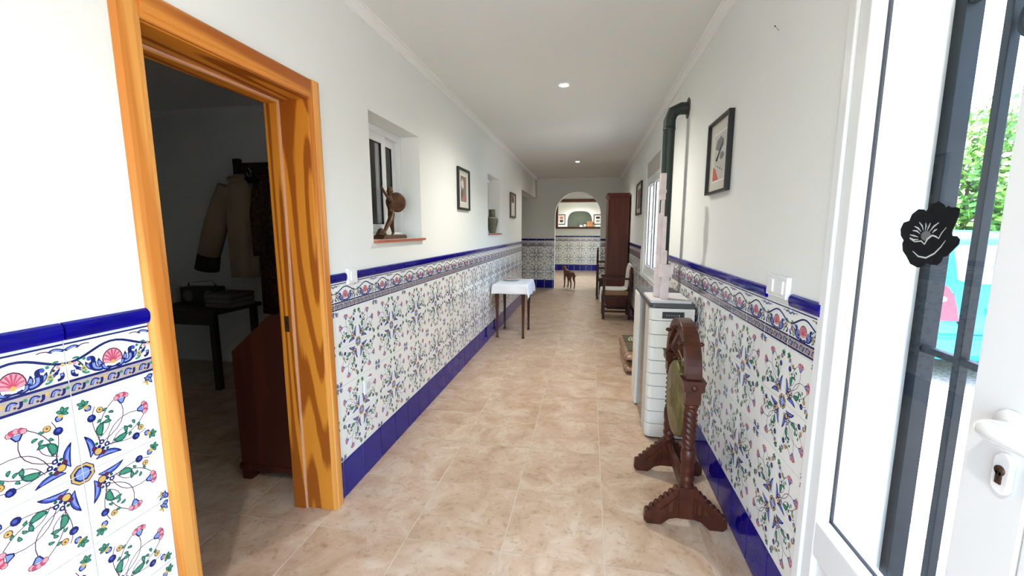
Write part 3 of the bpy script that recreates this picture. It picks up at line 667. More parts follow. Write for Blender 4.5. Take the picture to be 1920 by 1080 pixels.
# black poppy decal on the glass, (u to +Y toward the hinge, v up)
def flower():
    xs_ = XG-0.0036
    OL = [(1.1308,1.5009),(1.1198,1.515),(1.0975,1.5219),(1.0809,1.5129),(1.0774,1.5067),(1.0707,1.5103),(1.0629,1.5067),(1.0487,1.506),(1.0414,1.503),(1.0413,1.4895),(1.0472,1.4701),(1.0539,1.4544),(1.0501,1.4465),(1.0384,1.4459),(1.0304,1.4391),(1.031,1.4293),(1.0427,1.4171),(1.0568,1.4023),(1.0662,1.3997),(1.0694,1.3892),(1.0782,1.3815),(1.0963,1.3808),(1.1103,1.3839),(1.1198,1.3745),(1.1333,1.3711),(1.1581,1.3779),(1.1733,1.395),(1.1881,1.4079),(1.1926,1.4261),(1.1894,1.4331),(1.2009,1.4443),(1.2051,1.4604),(1.1971,1.4764),(1.1793,1.4806),(1.1729,1.496),(1.1544,1.507),(1.1388,1.5055)]
    LN = [[(1.1545,1.4086),(1.1351,1.3974),(1.1123,1.3954),(1.0903,1.4065),(1.075,1.4217),(1.0652,1.4362)],[(1.1687,1.4381),(1.1526,1.4309),(1.1329,1.4332),(1.1216,1.4262),(1.1146,1.4392),(1.1025,1.4466),(1.0916,1.4438),(1.0842,1.4399),(1.0778,1.4522),(1.0676,1.4644)],[(1.1703,1.4403),(1.1551,1.4353),(1.142,1.4365)],[(1.1703,1.447),(1.1568,1.445),(1.1429,1.4421)],[(1.1631,1.4573),(1.1494,1.456),(1.1386,1.4496)],[(1.1589,1.467),(1.1465,1.4626),(1.1366,1.4548)],[(1.1461,1.4765),(1.1355,1.4677),(1.1304,1.4574)],[(1.1262,1.4744),(1.1243,1.4668),(1.1249,1.4574)],[(1.1126,1.4742),(1.1156,1.4667),(1.1194,1.4574)],[(1.0893,1.4747),(1.1018,1.4666),(1.1119,1.4549)],[(1.0919,1.4604),(1.0981,1.4575),(1.1034,1.452)]]
    d = MB(); d.prism(OL, 'x', xs_-0.0006, xs_+0.0006, 0); x_ = xs_-0.0009
    for pts in LN:
        L = []; R_ = []; n = len(pts)
        for i, p in enumerate(pts):
            q0, q1 = pts[max(i-1,0)], pts[min(i+1,n-1)]; dx, dy = q1[0]-q0[0], q1[1]-q0[1]; l = math.hypot(dx, dy) or 1; ww = 0.0019*math.sin(PI*(0.15+0.75*i/(n-1)))
            L.append((x_, p[0]-dy/l*ww, p[1]+dx/l*ww)); R_.append((x_, p[0]+dy/l*ww, p[1]-dx/l*ww))
        d.add(L+R_, [[i, i+1, n+i+1, n+i] for i in range(n-1)], 1)
    d.add([(x_+0.0001, 1.1211+0.0145*math.cos(a), 1.4455+0.0115*math.sin(a)) for a in [2*PI*i/16 for i in range(16)]], [list(range(16))], 2)
    d.obj('flower_decal', [M['vinyl'], M['vline'], flat('vinyl_grey', (0.12, 0.14, 0.14), 0.4)], leaf1, label='black poppy decal with pale cut lines')
flower()

# ------------------------------------------------------------------ outdoors
gate = thing('security_gate', 'blue-grey iron security gate with upright bars outside the glazed door', 'gate', (1.08, 0, -0.02))
def gt():
    MB().box(0, 0.050, 1.562, 1.612, 0.0, 2.24).obj('gate_post', M['iron'], gate, bevel=0.002)
    MB().box(0.010, 0.034, 1.612, 1.640, 0.0, 2.24).obj('hinge_post', M['iron'], gate, bevel=0.002)
    MB().box(0, 0.035, 0.37, 0.44, 0.0, 2.20).obj('gate_post', M['iron'], gate, bevel=0.002)
    for z in (0.06, 1.08, 2.14): MB().box(0.006, 0.030, 0.44, 1.562, z, z+0.022).obj('cross_bar', M['iron'], gate, bevel=0.002)
    for k in range(7):
        y = 1.413-0.148*k; MB().box(0.005, 0.031, y, y+0.024, 0.04, 2.16).obj('upright_bar', M['iron'], gate, bevel=0.002)
    for k in range(6):
        y = 1.350-0.148*k; pts = [(0.018, y+0.052*math.cos(a), 2.02+0.052*math.sin(a)) for a in [2*PI*i/16 for i in range(17)]]
        MB().tube(pts, 0.007, 8, cap=False).obj('scroll_ring', M['iron'], gate)
gt()
ground = put('ground', MB().box(-40, 60, -40, 60, -0.30, -0.125).mesh('ground', M['gravel'])); ground['kind'] = 'structure'
def paving():
    rnd = random.Random(3); nx, ny = 7, 13; x0, y0, sx, sy = 1.12, -3.0, 0.52, 0.60
    P = {}
    for i in range(nx+1):
        for j in range(ny+1):
            jx = 0 if i in (0, nx) else rnd.uniform(-0.16, 0.16); jy = 0 if j in (0, ny) else rnd.uniform(-0.18, 0.18)
            P[i, j] = Vector((x0+i*sx+jx, y0+j*sy+jy, 0))
    for i in range(nx):
        for j in range(ny):
            q = [P[i,j], P[i+1,j], P[i+1,j+1], P[i,j+1]]; c = sum(q, Vector())/4
            q = [p+(c-p).normalized()*0.012 for p in q]
            MB().prism([(p.x, p.y) for p in q], 'z', -0.13, -0.105+rnd.uniform(-0.003, 0.003)).obj('paving_slab', M['pave'], ground)
paving()
def make_car():
    car = thing('car', 'turquoise hatchback parked outside beyond the iron gate', 'car', (4.32, 5.02, -0.125), 0.0)
    secs = [(0.00,0.66,0.60,0.62,0.50),(0.03,0.76,0.66,0.70,0.58),(0.09,0.79,0.90,0.96,0.62),(0.17,0.80,0.94,1.18,0.60),(0.30,0.81,0.96,1.46,0.56),(0.55,0.82,0.97,1.54,0.55),(1.2,0.83,0.97,1.57,0.56),(1.9,0.83,0.96,1.54,0.56),(2.3,0.83,0.95,1.36,0.57),(2.75,0.82,0.92,1.02,0.62),(3.2,0.81,0.86,0.94,0.64),(3.6,0.78,0.72,0.80,0.60),(3.75,0.66,0.55,0.60,0.50)]
    rings = []
    for y, w, belt, zr, wr in secs:
        half = [(0.0,0.22),(w*0.86,0.22),(w*0.97,0.32),(w,0.55),(w*0.985,belt*0.93),(w*0.955,belt),((w*0.95+wr)/2+0.02,(belt+zr)/2),(wr+0.03,zr-0.05),(wr-0.06,zr),(0.0,zr+0.015)]
        ring = [(x, y, z) for x, z in half] + [(-x, y, z) for x, z in half[1:-1][::-1]]
        rings.append(ring)
    MB().loft(rings).obj('body', M['car'], car)
    def rz(z):                                   # depth of the rear face at height z
        pts = [(0.70,0.03),(0.96,0.09),(1.18,0.17),(1.46,0.30)]
        for (za, ya), (zb, yb) in zip(pts, pts[1:]):
            if z <= zb: return ya+(yb-ya)*(z-za)/(zb-za)
        return 0.30
    def patch(outline, off, mi, name, th=0.02):
        n = len(outline); mb = MB()
        mb.add([(x, rz(z)-off, z) for x, z in outline] + [(x, rz(z)-off+th, z) for x, z in outline], [list(range(n)), list(range(n, 2*n))[::-1]] + [[i, (i+1)%n, n+(i+1)%n, n+i] for i in range(n)])
        return mb.obj(name, mi, car)
    patch([(-0.50,1.06),(-0.42,1.02),(0.42,1.02),(0.50,1.06),(0.47,1.36),(0.40,1.42),(-0.40,1.42),(-0.47,1.36)], 0.012, M['carglass'], 'rear_window')
    for s in (-1, 1):
        tl = patch([(s*0.755,0.64),(s*0.53,0.64),(s*0.535,0.78),(s*0.56,0.90),(s*0.60,0.985),(s*0.66,1.02),(s*0.735,1.0)], 0.022, M['lampred'], 'tail_light', 0.08)
        mb = MB().ball((s*0.66, rz(0.86)-0.02, 0.86), (0.04, 0.012, 0.03)); mb.obj('reversing_lamp', M['lampwhite'], tl)
        mb = MB().tube([(s*0.525, rz(0.62)-0.004, 0.63), (s*0.53, rz(0.78)-0.004, 0.78), (s*0.555, rz(0.92)-0.004, 0.92)], 0.006, 6); mb.tube([(s*0.525, rz(0.63)-0.004, 0.63), (s*0.50, rz(0.55)-0.004, 0.55), (s*0.46, rz(0.5)-0.006, 0.50), (0, rz(0.5)-0.006, 0.49)], 0.006, 6)
        mb.obj('tailgate_seam', M['black'], car)
    bp = MB(); pr = [(-0.05,0.24),(-0.075,0.30),(-0.075,0.46),(-0.04,0.50),(0.12,0.50),(0.12,0.24)]
    bp.prism(pr, 'x', -0.76, 0.76); bp.obj('rear_bumper', M['bumper'], car, bevel=0.02)
    bp = MB().box(-0.26, 0.26, rz(0.70)-0.03, rz(0.70)+0.02, 0.66, 0.78); bp.obj('number_plate_recess', M['carglass'], car, bevel=0.005)
    for y in (0.72, 2.95):
        for s in (-1, 1):
            w = MB().lathe([(0.0,-0.09),(0.20,-0.09),(0.285,-0.08),(0.30,-0.05),(0.30,0.05),(0.285,0.08),(0.20,0.09),(0,0.09)], (s*0.74, y, 0.30), 24, 0, 'x').obj('wheel', M['tyre'], car)
            MB().lathe([(0.0,-0.012),(0.17,-0.008),(0.19,0.0),(0.17,0.008),(0,0.012)], (s*0.836, y, 0.30), 20, 0, 'x').obj('hub_cap', M['hub'], w)
    for s in (-1, 1):
        q = [(0.62,1.02),(2.15,1.02),(1.95,1.36),(0.75,1.42)]
        mb = MB(); v = [(s*(0.80 if z < 1.1 else 0.645), y, z) for y, z in q]; v2 = [(x-s*0.05, y, z) for x, y, z in v]
        mb.add(v+v2, [(0,1,2,3),(7,6,5,4),(0,1,5,4),(1,2,6,5),(2,3,7,6),(3,0,4,7)]); mb.obj('side_window', M['carglass'], car)
    return car
make_car()
def bush(loc, r, hgt, n, label, flowers, seed):
    t = thing('flowering_bush', label, 'bush', loc); rnd = random.Random(seed)
    tr = MB()
    for k in range(5):
        a = 2*PI*k/5+0.3; tr.tube([(0.05*math.cos(a), 0.05*math.sin(a), 0), (0.3*r*math.cos(a), 0.3*r*math.sin(a), hgt*0.35), (0.55*r*math.cos(a), 0.55*r*math.sin(a), hgt*0.7)], [0.06, 0.04, 0.015], 6)
    tr.obj('stems', M['bark'], t)
    lf = MB(); fl = MB()
    for k in range(n):
        while True:
            p = Vector((rnd.uniform(-1,1), rnd.uniform(-1,1), rnd.uniform(-1,1)))
            if 0.35 < p.length < 1.0: break
        p = Vector((p.x*r, p.y*r, hgt*0.53+p.z*hgt*0.5)); p += Vector((math.sin(p.z*5+p.x*3), math.cos(p.x*4), math.sin(p.y*5)))*0.10*r
        if p.z < 0.03: continue
        d = Vector((rnd.gauss(0,1), rnd.gauss(0,1), rnd.gauss(0,0.7)+0.3)).normalized(); s_ = rnd.uniform(0.09, 0.16); e = d.orthogonal().normalized()*s_*0.42
        m_ = fl if (flowers and rnd.random() < 0.02) else lf
        m_.add([p, p+d*s_*0.5+e, p+d*s_*1.1, p+d*s_*0.5-e], [(0,1,2,3)], 0 if m_ is fl or rnd.random() < 0.6 else 1)
    tag(lf.obj('foliage', [M['leafa'], M['leafb']], t, fix=False), kind='stuff')
    if flowers: tag(fl.obj('blossom', M['petal'], t, fix=False), kind='stuff')
bush((7.3, 9.9, -0.125), 1.75, 3.9, 15000, 'tall leafy green bush with pink blossom behind the turquoise car', True, 5)
bush((11.6, 12.6, -0.125), 1.9, 3.6, 10000, 'broad green bush growing farther off than the blossoming one', False, 9)

# ------------------------------------------------------------------ ceiling downlights
for x, y, pw_, lab in ((-0.24, -0.34, 4.0, 'round recessed ceiling spotlight above the glazed entry door'), (-0.24, 3.76, 5.5, 'round recessed ceiling spotlight above the pellet stove'), (-0.24, 7.86, 2.6, 'round recessed ceiling spotlight near the tall brown cabinet'), (-0.30, 12.4, 6.5, 'unseen ceiling spotlight added to brighten the room beyond the arch'), (-0.40, 16.3, 12.0, 'unseen ceiling spotlight added to brighten the room behind the hatch')):  # the last two are unseen lamps, added to brighten the far rooms
    d = thing('recessed_downlight', lab, 'downlight', (x, y, ZC-0.012), 0, 'recessed ceiling spotlights')
    MB().lathe([(0.036, 0.004), (0.040, 0.0), (0.050, 0.001), (0.053, 0.006), (0.053, 0.012), (0.036, 0.012)], (0,0,0), 28).obj('trim_ring', M['pvc'], d)
    MB().lathe([(0.0, 0.0), (0.020, 0.001), (0.036, 0.005), (0.036, 0.010), (0.0, 0.010)], (0,0,0), 24).obj('lens', M['lens'], d)
    l = bpy.data.lights.new('downlight_lamp', 'SPOT'); l.energy = pw_; l.spot_size = math.radians(150); l.spot_blend = 1.0; l.color = (1.0, 0.96, 0.89); l.shadow_soft_size = 0.04
    o = bpy.data.objects.new('downlight_lamp', l); COL.objects.link(o); o.parent = d; o.location = (0, 0, -0.02)

# ------------------------------------------------------------------ switches and socket
def switch(x, nx, y0, y1, z0, z1, n, label):
    t = thing('light_switch', label, 'switch', (x, (y0+y1)/2, z0)); w = y1-y0; h = z1-z0
    MB().box(min(0, nx*0.018), max(0, nx*0.018), -w/2, w/2, 0, h).obj('switch_plate', M['pvcs'], t, bevel=0.003)
    for k in range(n):
        c = -w/2+w*(k+0.5)/n; bw = min(0.022, w/n*0.34)
        MB().box(min(nx*0.016, nx*0.023), max(nx*0.016, nx*0.023), c-bw, c+bw, h*0.2, h*0.8).obj('rocker', M['pvcs'], t, bevel=0.002)
switch(XR, -1, 1.650, 1.822, 1.205, 1.287, 2, 'white double light switch set into the blue rail beside the entry door')
switch(XL, 1, 2.040, 2.130, 1.166, 1.250, 1, 'white single light switch set into the blue rail beside the pine doorway')
sk = thing('power_socket', 'white round-holed power socket low on the flower-tiled wall by the pine doorway', 'socket', (XL+0.006, 2.19, 0.50))
MB().box(0, 0.010, -0.043, 0.043, 0, 0.086).obj('socket_plate', M['pvcs'], sk, bevel=0.003)
w = MB().lathe([(0.020, 0.0), (0.021, 0.001), (0.021, 0.003), (0.020, 0.003)], (0.010, 0, 0.043), 20, 0, 'x').obj('socket_well', M['stoveg'], sk)
for s in (-1, 1): MB().lathe([(0.0, 0), (0.0026, 0), (0.0026, 0.001), (0, 0.001)], (0.010, s*0.0095, 0.043), 8, 0, 'x').obj('pin_hole', M['black'], w)
n = thing('wall_nail', 'thin dark nail sticking out high on the right plaster wall', 'nail', (XR, 1.955, 2.245))
MB().tube([(0.0, 0, 0), (-0.022, -0.02, 0.008)], 0.0016, 6).obj('shank', M['stoveg'], n)
MB().ball((-0.022, -0.02, 0.008), 0.003, 8, 6).obj('nail_head', M['inkd'], n)

# ------------------------------------------------------------------ framed pictures
def picture(label, x, nx, y0, y1, z0, z1, fw, fm, art, dep=0.022, axis='x'):
    """art: list of (polygon in 0..1 coordinates, material key); u runs to the viewer's right"""
    t = thing('framed_picture', label, 'picture', (x, (y0+y1)/2, z0) if axis == 'x' else ((y0+y1)/2, x, z0), 0, None); w, h = y1-y0, z1-z0
    def P(u, v, d):                              # u along the wall as seen from the room
        if axis == 'x': return (nx*d, (u-0.5)*w*nx*-1*-1 if nx > 0 else (0.5-u)*w, v*h)
        return ((u-0.5)*w, nx*d, v*h)
    def bx(mb, u0, u1, v0, v1, d0, d1, mi=0):
        a, b = P(u0, v0, d0), P(u1, v1, d1)
        mb.box(min(a[0],b[0]), max(a[0],b[0]), min(a[1],b[1]), max(a[1],b[1]), min(a[2],b[2]), max(a[2],b[2]), mi)
    fu, fv = fw/w, fw/h
    fr = MB(); bx(fr, 0, fu, 0, 1, 0.002, dep); bx(fr, 1-fu, 1, 0, 1, 0.002, dep); bx(fr, fu, 1-fu, 0, fv, 0.002, dep-0.0004); bx(fr, fu, 1-fu, 1-fv, 1, 0.002, dep-0.0004)
    fr.obj('frame', fm, t, bevel=0.0015)
    bd = MB(); bx(bd, fu, 1-fu, fv, 1-fv, 0.003, 0.010); bd.obj('passepartout', M['mat'], t)
    keys = sorted({k for _, k in art}); pm = MB(); dz = 0.0102
    for poly, k in art:
        dz += 0.00012; pm.add([P(u, v, dz) for u, v in poly], [list(range(len(poly)))], keys.index(k))
    pm.obj('print', [M[k] for k in keys], t)
    return t
def rect(a, b, c, d): return [(a, c), (b, c), (b, d), (a, d)]
def blob(cx_, cy_, rx, ry, n=12, seed=1, j=0.25):
    r = random.Random(seed); return [(cx_+rx*(1+r.uniform(-j, j))*math.cos(2*PI*k/n), cy_+ry*(1+r.uniform(-j, j))*math.sin(2*PI*k/n)) for k in range(n)]
sk_art = [(rect(0.20,0.80,0.16,0.82), 'white'), (rect(0.225,0.775,0.18,0.80), 'paper'), (blob(0.5,0.66,0.2,0.09,14,4), 'inkg'), ([(0.32,0.46),(0.42,0.52),(0.58,0.64),(0.68,0.72),(0.64,0.66),(0.52,0.53),(0.40,0.43)], 'inkd'), (blob(0.62,0.49,0.10,0.05,10,6), 'inkg'), ([(0.225,0.18),(0.225,0.38),(0.36,0.33),(0.50,0.20),(0.50,0.18)], 'inkr'), (blob(0.45,0.36,0.02,0.012,8,2), 'inkd'), (blob(0.56,0.33,0.025,0.012,8,3), 'inkd'), (blob(0.66,0.30,0.02,0.012,8,8), 'inkd')]
picture('black-framed sketch with a red patch hanging beside the stove pipe', XR, -1, 2.420, 2.812, 1.665, 2.078, 0.014, M['framek'], sk_art, 0.03)
fig = [(rect(0.22,0.78,0.18,0.84), 'white'), (rect(0.25,0.75,0.20,0.82), 'inkg'), ([(0.30,0.82),(0.62,0.78),(0.70,0.62),(0.52,0.45),(0.60,0.30),(0.45,0.26),(0.36,0.45),(0.52,0.62),(0.40,0.70)], 'inkb'), (blob(0.42,0.62,0.12,0.12,12,3), 'paper'), (blob(0.52,0.30,0.14,0.06,10,7), 'inkr'), ([(0.30,0.30),(0.36,0.55),(0.40,0.52),(0.36,0.30)], 'inkd')]
picture('black-framed figure print hanging between the two window niches', XL, 1, 4.015, 4.41, 1.655, 2.068, 0.022, M['framek'], fig, 0.025)
picture('dark-framed tall print hanging between the vase niche and the far doorway', XL, 1, 6.80, 7.275, 1.650, 2.060, 0.028, M['frameg'], [(rect(0.25,0.75,0.62,0.90), 'inkb'), (rect(0.25,0.75,0.12,0.58), 'white'), (rect(0.46,0.56,0.62,0.78), 'inkd')], 0.025)
picture('dark-framed print hanging between the right window and tall cabinet', XR, -1, 6.23, 6.85, 1.67, 2.14, 0.03, M['framek'], [(rect(0.2,0.8,0.2,0.8), 'inkb'), (rect(0.3,0.7,0.3,0.6), 'inkg')], 0.025)

# ------------------------------------------------------------------ skin helper for figures
def skin(name, verts, edges, radii, mat, parent=None, sub=2, root=0, **kw):
    me = bpy.data.meshes.new(name); me.from_pydata(verts, edges, []); o = bpy.data.objects.new(name, me); COL.objects.link(o)
    md = o.modifiers.new('skin', 'SKIN'); md.use_smooth_shade = True; md.branch_smoothing = 0.3
    for i, sv in enumerate(me.skin_vertices[0].data):
        r = radii[i]; sv.radius = (r, r) if not isinstance(r, tuple) else r; sv.use_root = (i == root)
    o.modifiers.new('sub', 'SUBSURF').levels = sub; o.modifiers['sub'].render_levels = sub
    dg = bpy.context.evaluated_depsgraph_get(); m2 = bpy.data.meshes.new_from_object(o.evaluated_get(dg)); m2.name = name
    bpy.data.objects.remove(o); m2.materials.clear(); m2.materials.append(mat)
    return put(name, m2, parent, **kw)

# ------------------------------------------------------------------ bronze warrior on the first sill
st = thing('bronze_statuette', 'brown bronze warrior statuette with round shield and raised arm on the brick sill', 'statuette', (-1.355, 2.73, 1.3945))
b = MB(); b.prism([(-0.19,0),(0.18,0),(0.172,0.014),(0.165,0.028),(-0.15,0.028),(-0.17,0.022)], 'x', -0.042, 0.042); b.obj('base', M['bronze'], st, bevel=0.004)
b = MB().lathe([(0.040, 0.0), (0.030, 0.02), (0.018, 0.04), (0.0, 0.05)], (0, -0.135, 0.026), 10); b.obj('rock', M['bronze'], st)
V = [(0,0.025,0.165),(0,0.015,0.215),(0,-0.005,0.262),(0,0.006,0.290),(0,0.012,0.318),(0,0.012,0.336),
     (0.022,-0.045,0.128),(0.022,-0.095,0.085),(0.022,-0.130,0.052),(0.022,-0.158,0.040),
     (-0.018,0.050,0.115),(-0.018,0.066,0.070),(-0.018,0.076,0.034),(-0.018,0.055,0.030),
     (0.035,-0.045,0.255),(0.035,-0.100,0.280),(0.030,-0.160,0.330),(0.030,-0.172,0.345),
     (-0.035,0.040,0.255),(-0.030,0.080,0.240),(-0.020,0.110,0.258)]
Ed = [(0,1),(1,2),(2,3),(3,4),(4,5),(0,6),(6,7),(7,8),(8,9),(0,10),(10,11),(11,12),(12,13),(2,14),(14,15),(15,16),(16,17),(2,18),(18,19),(19,20)]
Rr = [0.026,0.024,0.030,0.013,0.020,0.014,0.019,0.015,0.010,0.008,0.020,0.014,0.010,0.008,0.013,0.010,0.009,0.007,0.014,0.011,0.009]
skin('figure', V, Ed, Rr, M['bronze'], st)
b = MB().lathe([(0.0, 0.012), (0.03, 0.010), (0.062, 0.002), (0.070, 0.0), (0.070, -0.004), (0.0, 0.002)], (0,0,0), 24, 0, 'x')
mt = Matrix.Translation((0.0, 0.115, 0.256)) @ Matrix.Rotation(math.radians(-38), 4, 'Z'); b.v = [tuple(mt @ Vector(v)) for v in b.v]
b.obj('shield', M['bronze'], st)
b = MB().lathe([(0.021, 0.0), (0.023, 0.008), (0.018, 0.022), (0.0, 0.032)], (0, 0.012, 0.318), 12); b.box(-0.003, 0.003, -0.020, 0.045, 0.338, 0.356); b.obj('helmet', M['bronze'], st)

# vase on the second sill
vs = thing('stoneware_vase', 'grey-green stoneware vase with buff shoulder on the second sill', 'vase', (-1.345, 5.80, 1.4045))
MB().lathe([(0.0,0.0),(0.040,0.0),(0.046,0.01),(0.062,0.08),(0.078,0.15),(0.083,0.185),(0.076,0.205)], (0,0,0), 28).obj('body', M['stoneware'], vs)
MB().lathe([(0.076,0.205),(0.060,0.224),(0.046,0.232)], (0,0,0), 28).obj('shoulder', M['stonetop'], vs)
MB().lathe([(0.046,0.232),(0.044,0.26),(0.043,0.315),(0.047,0.33),(0.040,0.33),(0.037,0.30),(0.030,0.24),(0.0,0.24)], (0,0,0), 28).obj('neck', M['stoneware'], vs)

# ------------------------------------------------------------------ side table with white cloth
tb = thing('side_table', 'small table on slim red-brown legs against the left tiled wall', 'table', (-1.015, 5.70, 0))
MB().box(-0.225, 0.225, -0.32, 0.32, 0.715, 0.738).obj('table_top', M['mahog'], tb, bevel=0.004)
g = MB(); g.box(-0.19, 0.19, -0.285, -0.268, 0.64, 0.715); g.box(-0.19, 0.19, 0.268, 0.285, 0.64, 0.715); g.box(-0.20, -0.183, -0.268, 0.268, 0.64, 0.715); g.box(0.183, 0.20, -0.268, 0.268, 0.64, 0.715)
g.obj('apron', M['mahog'], tb)
for x in (-0.185, 0.170):
    for y in (-0.255, 0.265):
        MB().lathe([(0.0,0.0),(0.020,0.0),(0.022,0.012),(0.014,0.03),(0.016,0.20),(0.022,0.45),(0.026,0.60),(0.026,0.64),(0.0,0.64)], (x, y, 0), 12).obj('leg', M['mahog'], tb)
def cloth():
    hx, hy_, ox, oy = 0.228, 0.324, 0.17, 0.13; nx, ny = 36, 44; mb = MB(); v = []; f = []
    for i in range(nx+1):
        for j in range(ny+1):
            u = (-1+2*i/nx)*(hx+ox); w = (-1+2*j/ny)*(hy_+oy)
            du, dw = max(0, abs(u)-hx), max(0, abs(w)-hy_); d = math.hypot(du, dw); su, sw = math.copysign(1, u), math.copysign(1, w)
            fl = 0.10*d
            rip = 0.010*math.sin(19*(w if du > dw else u)+1.1)*min(1, d/0.08)
            x = su*min(abs(u), hx); y = sw*min(abs(w), hy_)
            if d > 0: x += (fl+rip)*su*du/d+0.004*su*(du>0); y += (fl+rip)*sw*dw/d+0.004*sw*(dw>0)
            lim = -0.242
            x = max(x, lim)
            v.append((x, y, 0.7415-d*0.985)); 
    for i in range(nx):
        for j in range(ny): f.append([i*(ny+1)+j, (i+1)*(ny+1)+j, (i+1)*(ny+1)+j+1, i*(ny+1)+j+1])
    mb.add(v, f, 0, True)
    o = mb.obj('tablecloth', M['cloth'], None, label='white cloth with hanging corners draped over the side table', cat='tablecloth')
    o.location = (-1.015, 5.70, 0)
    s = o.modifiers.new('thickness', 'SOLIDIFY'); s.thickness = 0.003; s.offset = 1.0
cloth()
ds = thing('shallow_dish', 'shallow dish with a grey rim on the white tablecloth', 'dish', (-1.06, 5.78, 0.745))
MB().lathe([(0.0,0.0),(0.06,0.0),(0.10,0.012),(0.125,0.024),(0.122,0.027),(0.095,0.016),(0.055,0.006),(0,0.006)], (0,0,0), 28).obj('bowl', M['stoveg'], ds)
lt = MB().obox(Matrix.Translation((0.0,0.0,0.026)) @ Matrix.Rotation(0.4,4,'Z') @ Matrix.Rotation(0.12,4,'Y'), 0.13, 0.08, 0.004)
lt.obj('letter', M['lpink'], ds)

# ------------------------------------------------------------------ pellet stove
sv = thing('pellet_stove', 'cream slatted-side pellet stove with black glass front', 'stove', (0.425, 2.905, 0))
sw_, sd = 0.278, 0.81                                      # depth toward the wall (x), width along the wall (y)
def rrect(x0, x1, y0, y1, r, n=5, corners='both'):
    pts = []
    for cx_, cy_, a0 in ((x0+r, y0+r, PI), (x1-0.01, y0+0.01, 1.5*PI), (x1-0.01, y1-0.01, 0), (x0+r, y1-r, 0.5*PI)):
        rr = r if a0 in (PI, 0.5*PI) else 0.01
        for k in range(n+1):
            a = a0+0.5*PI*k/n; pts.append((cx_+rr*math.cos(a), cy_+rr*math.sin(a)))
    return pts
MB().prism(rrect(0.012, sw_-0.002, 0.008, sd-0.008, 0.03), 'z', 0.006, 0.012).obj('plinth', M['stovek'], sv)
MB().prism(rrect(0.008, sw_-0.004, 0.006, sd-0.006, 0.03), 'z', 0.012, 0.930).obj('body', M['stovek'], sv)
zs_ = [0.016] + [0.108+0.0885*k for k in range(9)] + [0.936]
zs_ = [0.016, 0.115, 0.206, 0.297, 0.388, 0.479, 0.570, 0.661, 0.752, 0.850, 0.936]
for k in range(len(zs_)-1):                                # side slats, wrapping the near corner
    a, b = zs_[k]+0.0018, zs_[k+1]-0.0018
    pts = [(0.120,0.0)] if False else []
    MB().prism([(sw_,-0.006),(sw_,0.006),(0.032,0.006),(0.018,0.014),(0.006,0.030),(0.006,0.052),(-0.006,0.052),(-0.006,0.030),(0.004,0.006),(0.026,-0.006)], 'z', a, b).obj('side_slat', M['stove'], sv, bevel=0.0015)
MB().box(-0.005, 0.008, 0.056, 0.235, 0.016, 0.936).obj('front_panel', M['stoveg'], sv, bevel=0.003)
MB().box(-0.003, 0.008, 0.240, 0.565, 0.016, 0.936).obj('glass_front', M['display'], sv, bevel=0.003)
MB().box(-0.022, 0.008, 0.570, sd+0.004, 0.016, 0.945).obj('front_panel', M['stove'], sv, bevel=0.004)
mb = MB().box(0.072, 0.212, -0.0085, -0.0055, 0.866, 0.912); dp = mb.obj('display', M['display'], sv)
for k in range(6): MB().box(0.098+0.016*k, 0.104+0.016*k, -0.0092, -0.0085, 0.886, 0.890).obj('touch_key', M['stoveg'], dp)
MB().box(0.178, 0.182, -0.0092, -0.0085, 0.880, 0.896).obj('touch_key', M['white'], dp)
top = MB().prism(rrect(-0.012, sw_, -0.012, sd+0.006, 0.035), 'z', 0.938, 0.968).obj('top_plate', M['stovetop'], sv, bevel=0.002)
# flue pipe
pp = thing('stove_pipe', 'black-green stove pipe rising from the pellet stove into the wall', 'pipe', (0.590, 3.55, 0.968))
pr_ = 0.044
MB().lathe([(0.0,0.0),(pr_+0.010,0.0),(pr_+0.010,0.03),(pr_,0.034),(pr_,1.25),(pr_+0.003,1.255),(pr_+0.003,1.275),(0.0,1.275)], (0,0,0), 24).obj('riser', M['pipe'], pp)
el = MB(); rings = []
for ang, off in ((0, (0, 1.270)), (0.0, (0, 1.325)), (PI/4, (0.022, 1.385)), (PI/2, (0.075, 1.410)), (PI/2, (0.130, 1.410))):
    r_ = []
    for k in range(24):
        a = 2*PI*k/24; u, v = pr_*math.cos(a)*1.02, pr_*math.sin(a)*1.02
        r_.append((off[0]+u*math.cos(ang), v, off[1]-u*math.sin(ang)))
    rings.append(r_)
el.loft(rings, smooth=False).obj('elbow', M['pipe'], pp)
MB().lathe([(0.0,0.0),(0.072,0.0),(0.076,-0.004),(0.060,-0.007),(0.0,-0.007)], (0.1315, 0, 1.410), 28, 0, 'x').obj('wall_rosette', M['stovetop'], pp)

# pale wooden sculpture on the stove
sc_ = thing('wooden_sculpture', 'bleached wooden sculpture of a tall and a small block figure on the stove', 'sculpture', (0.555, 3.09, 0.968))
MB().box(-0.135, 0.125, -0.185, 0.185, 0.0, 0.020).obj('base_board', M['paleboard'], sc_, bevel=0.003)
def blocks(mb, x, y, parts):
    for z0, z1, w, d, ox, oy in parts: mb.box(x+ox-w/2, x+ox+w/2, y+oy-d/2, y+oy+d/2, z0, z1)
t_ = MB(); x_, y_ = -0.075, -0.03
blocks(t_, x_, y_, [(0.020, 0.235, 0.046, 0.050, 0, 0), (0.2345, 0.60, 0.034, 0.038, 0.001, 0), (0.225, 0.58, 0.030, 0.055, 0.024, -0.002), (0.575, 0.70, 0.022, 0.030, 0.012, 0), (0.69, 0.868, 0.038, 0.046, 0.006, 0), (0.735, 0.760, 0.046, 0.052, 0.006, 0)])
t_.obj('tall_figure', M['palewood'], sc_, bevel=0.004)
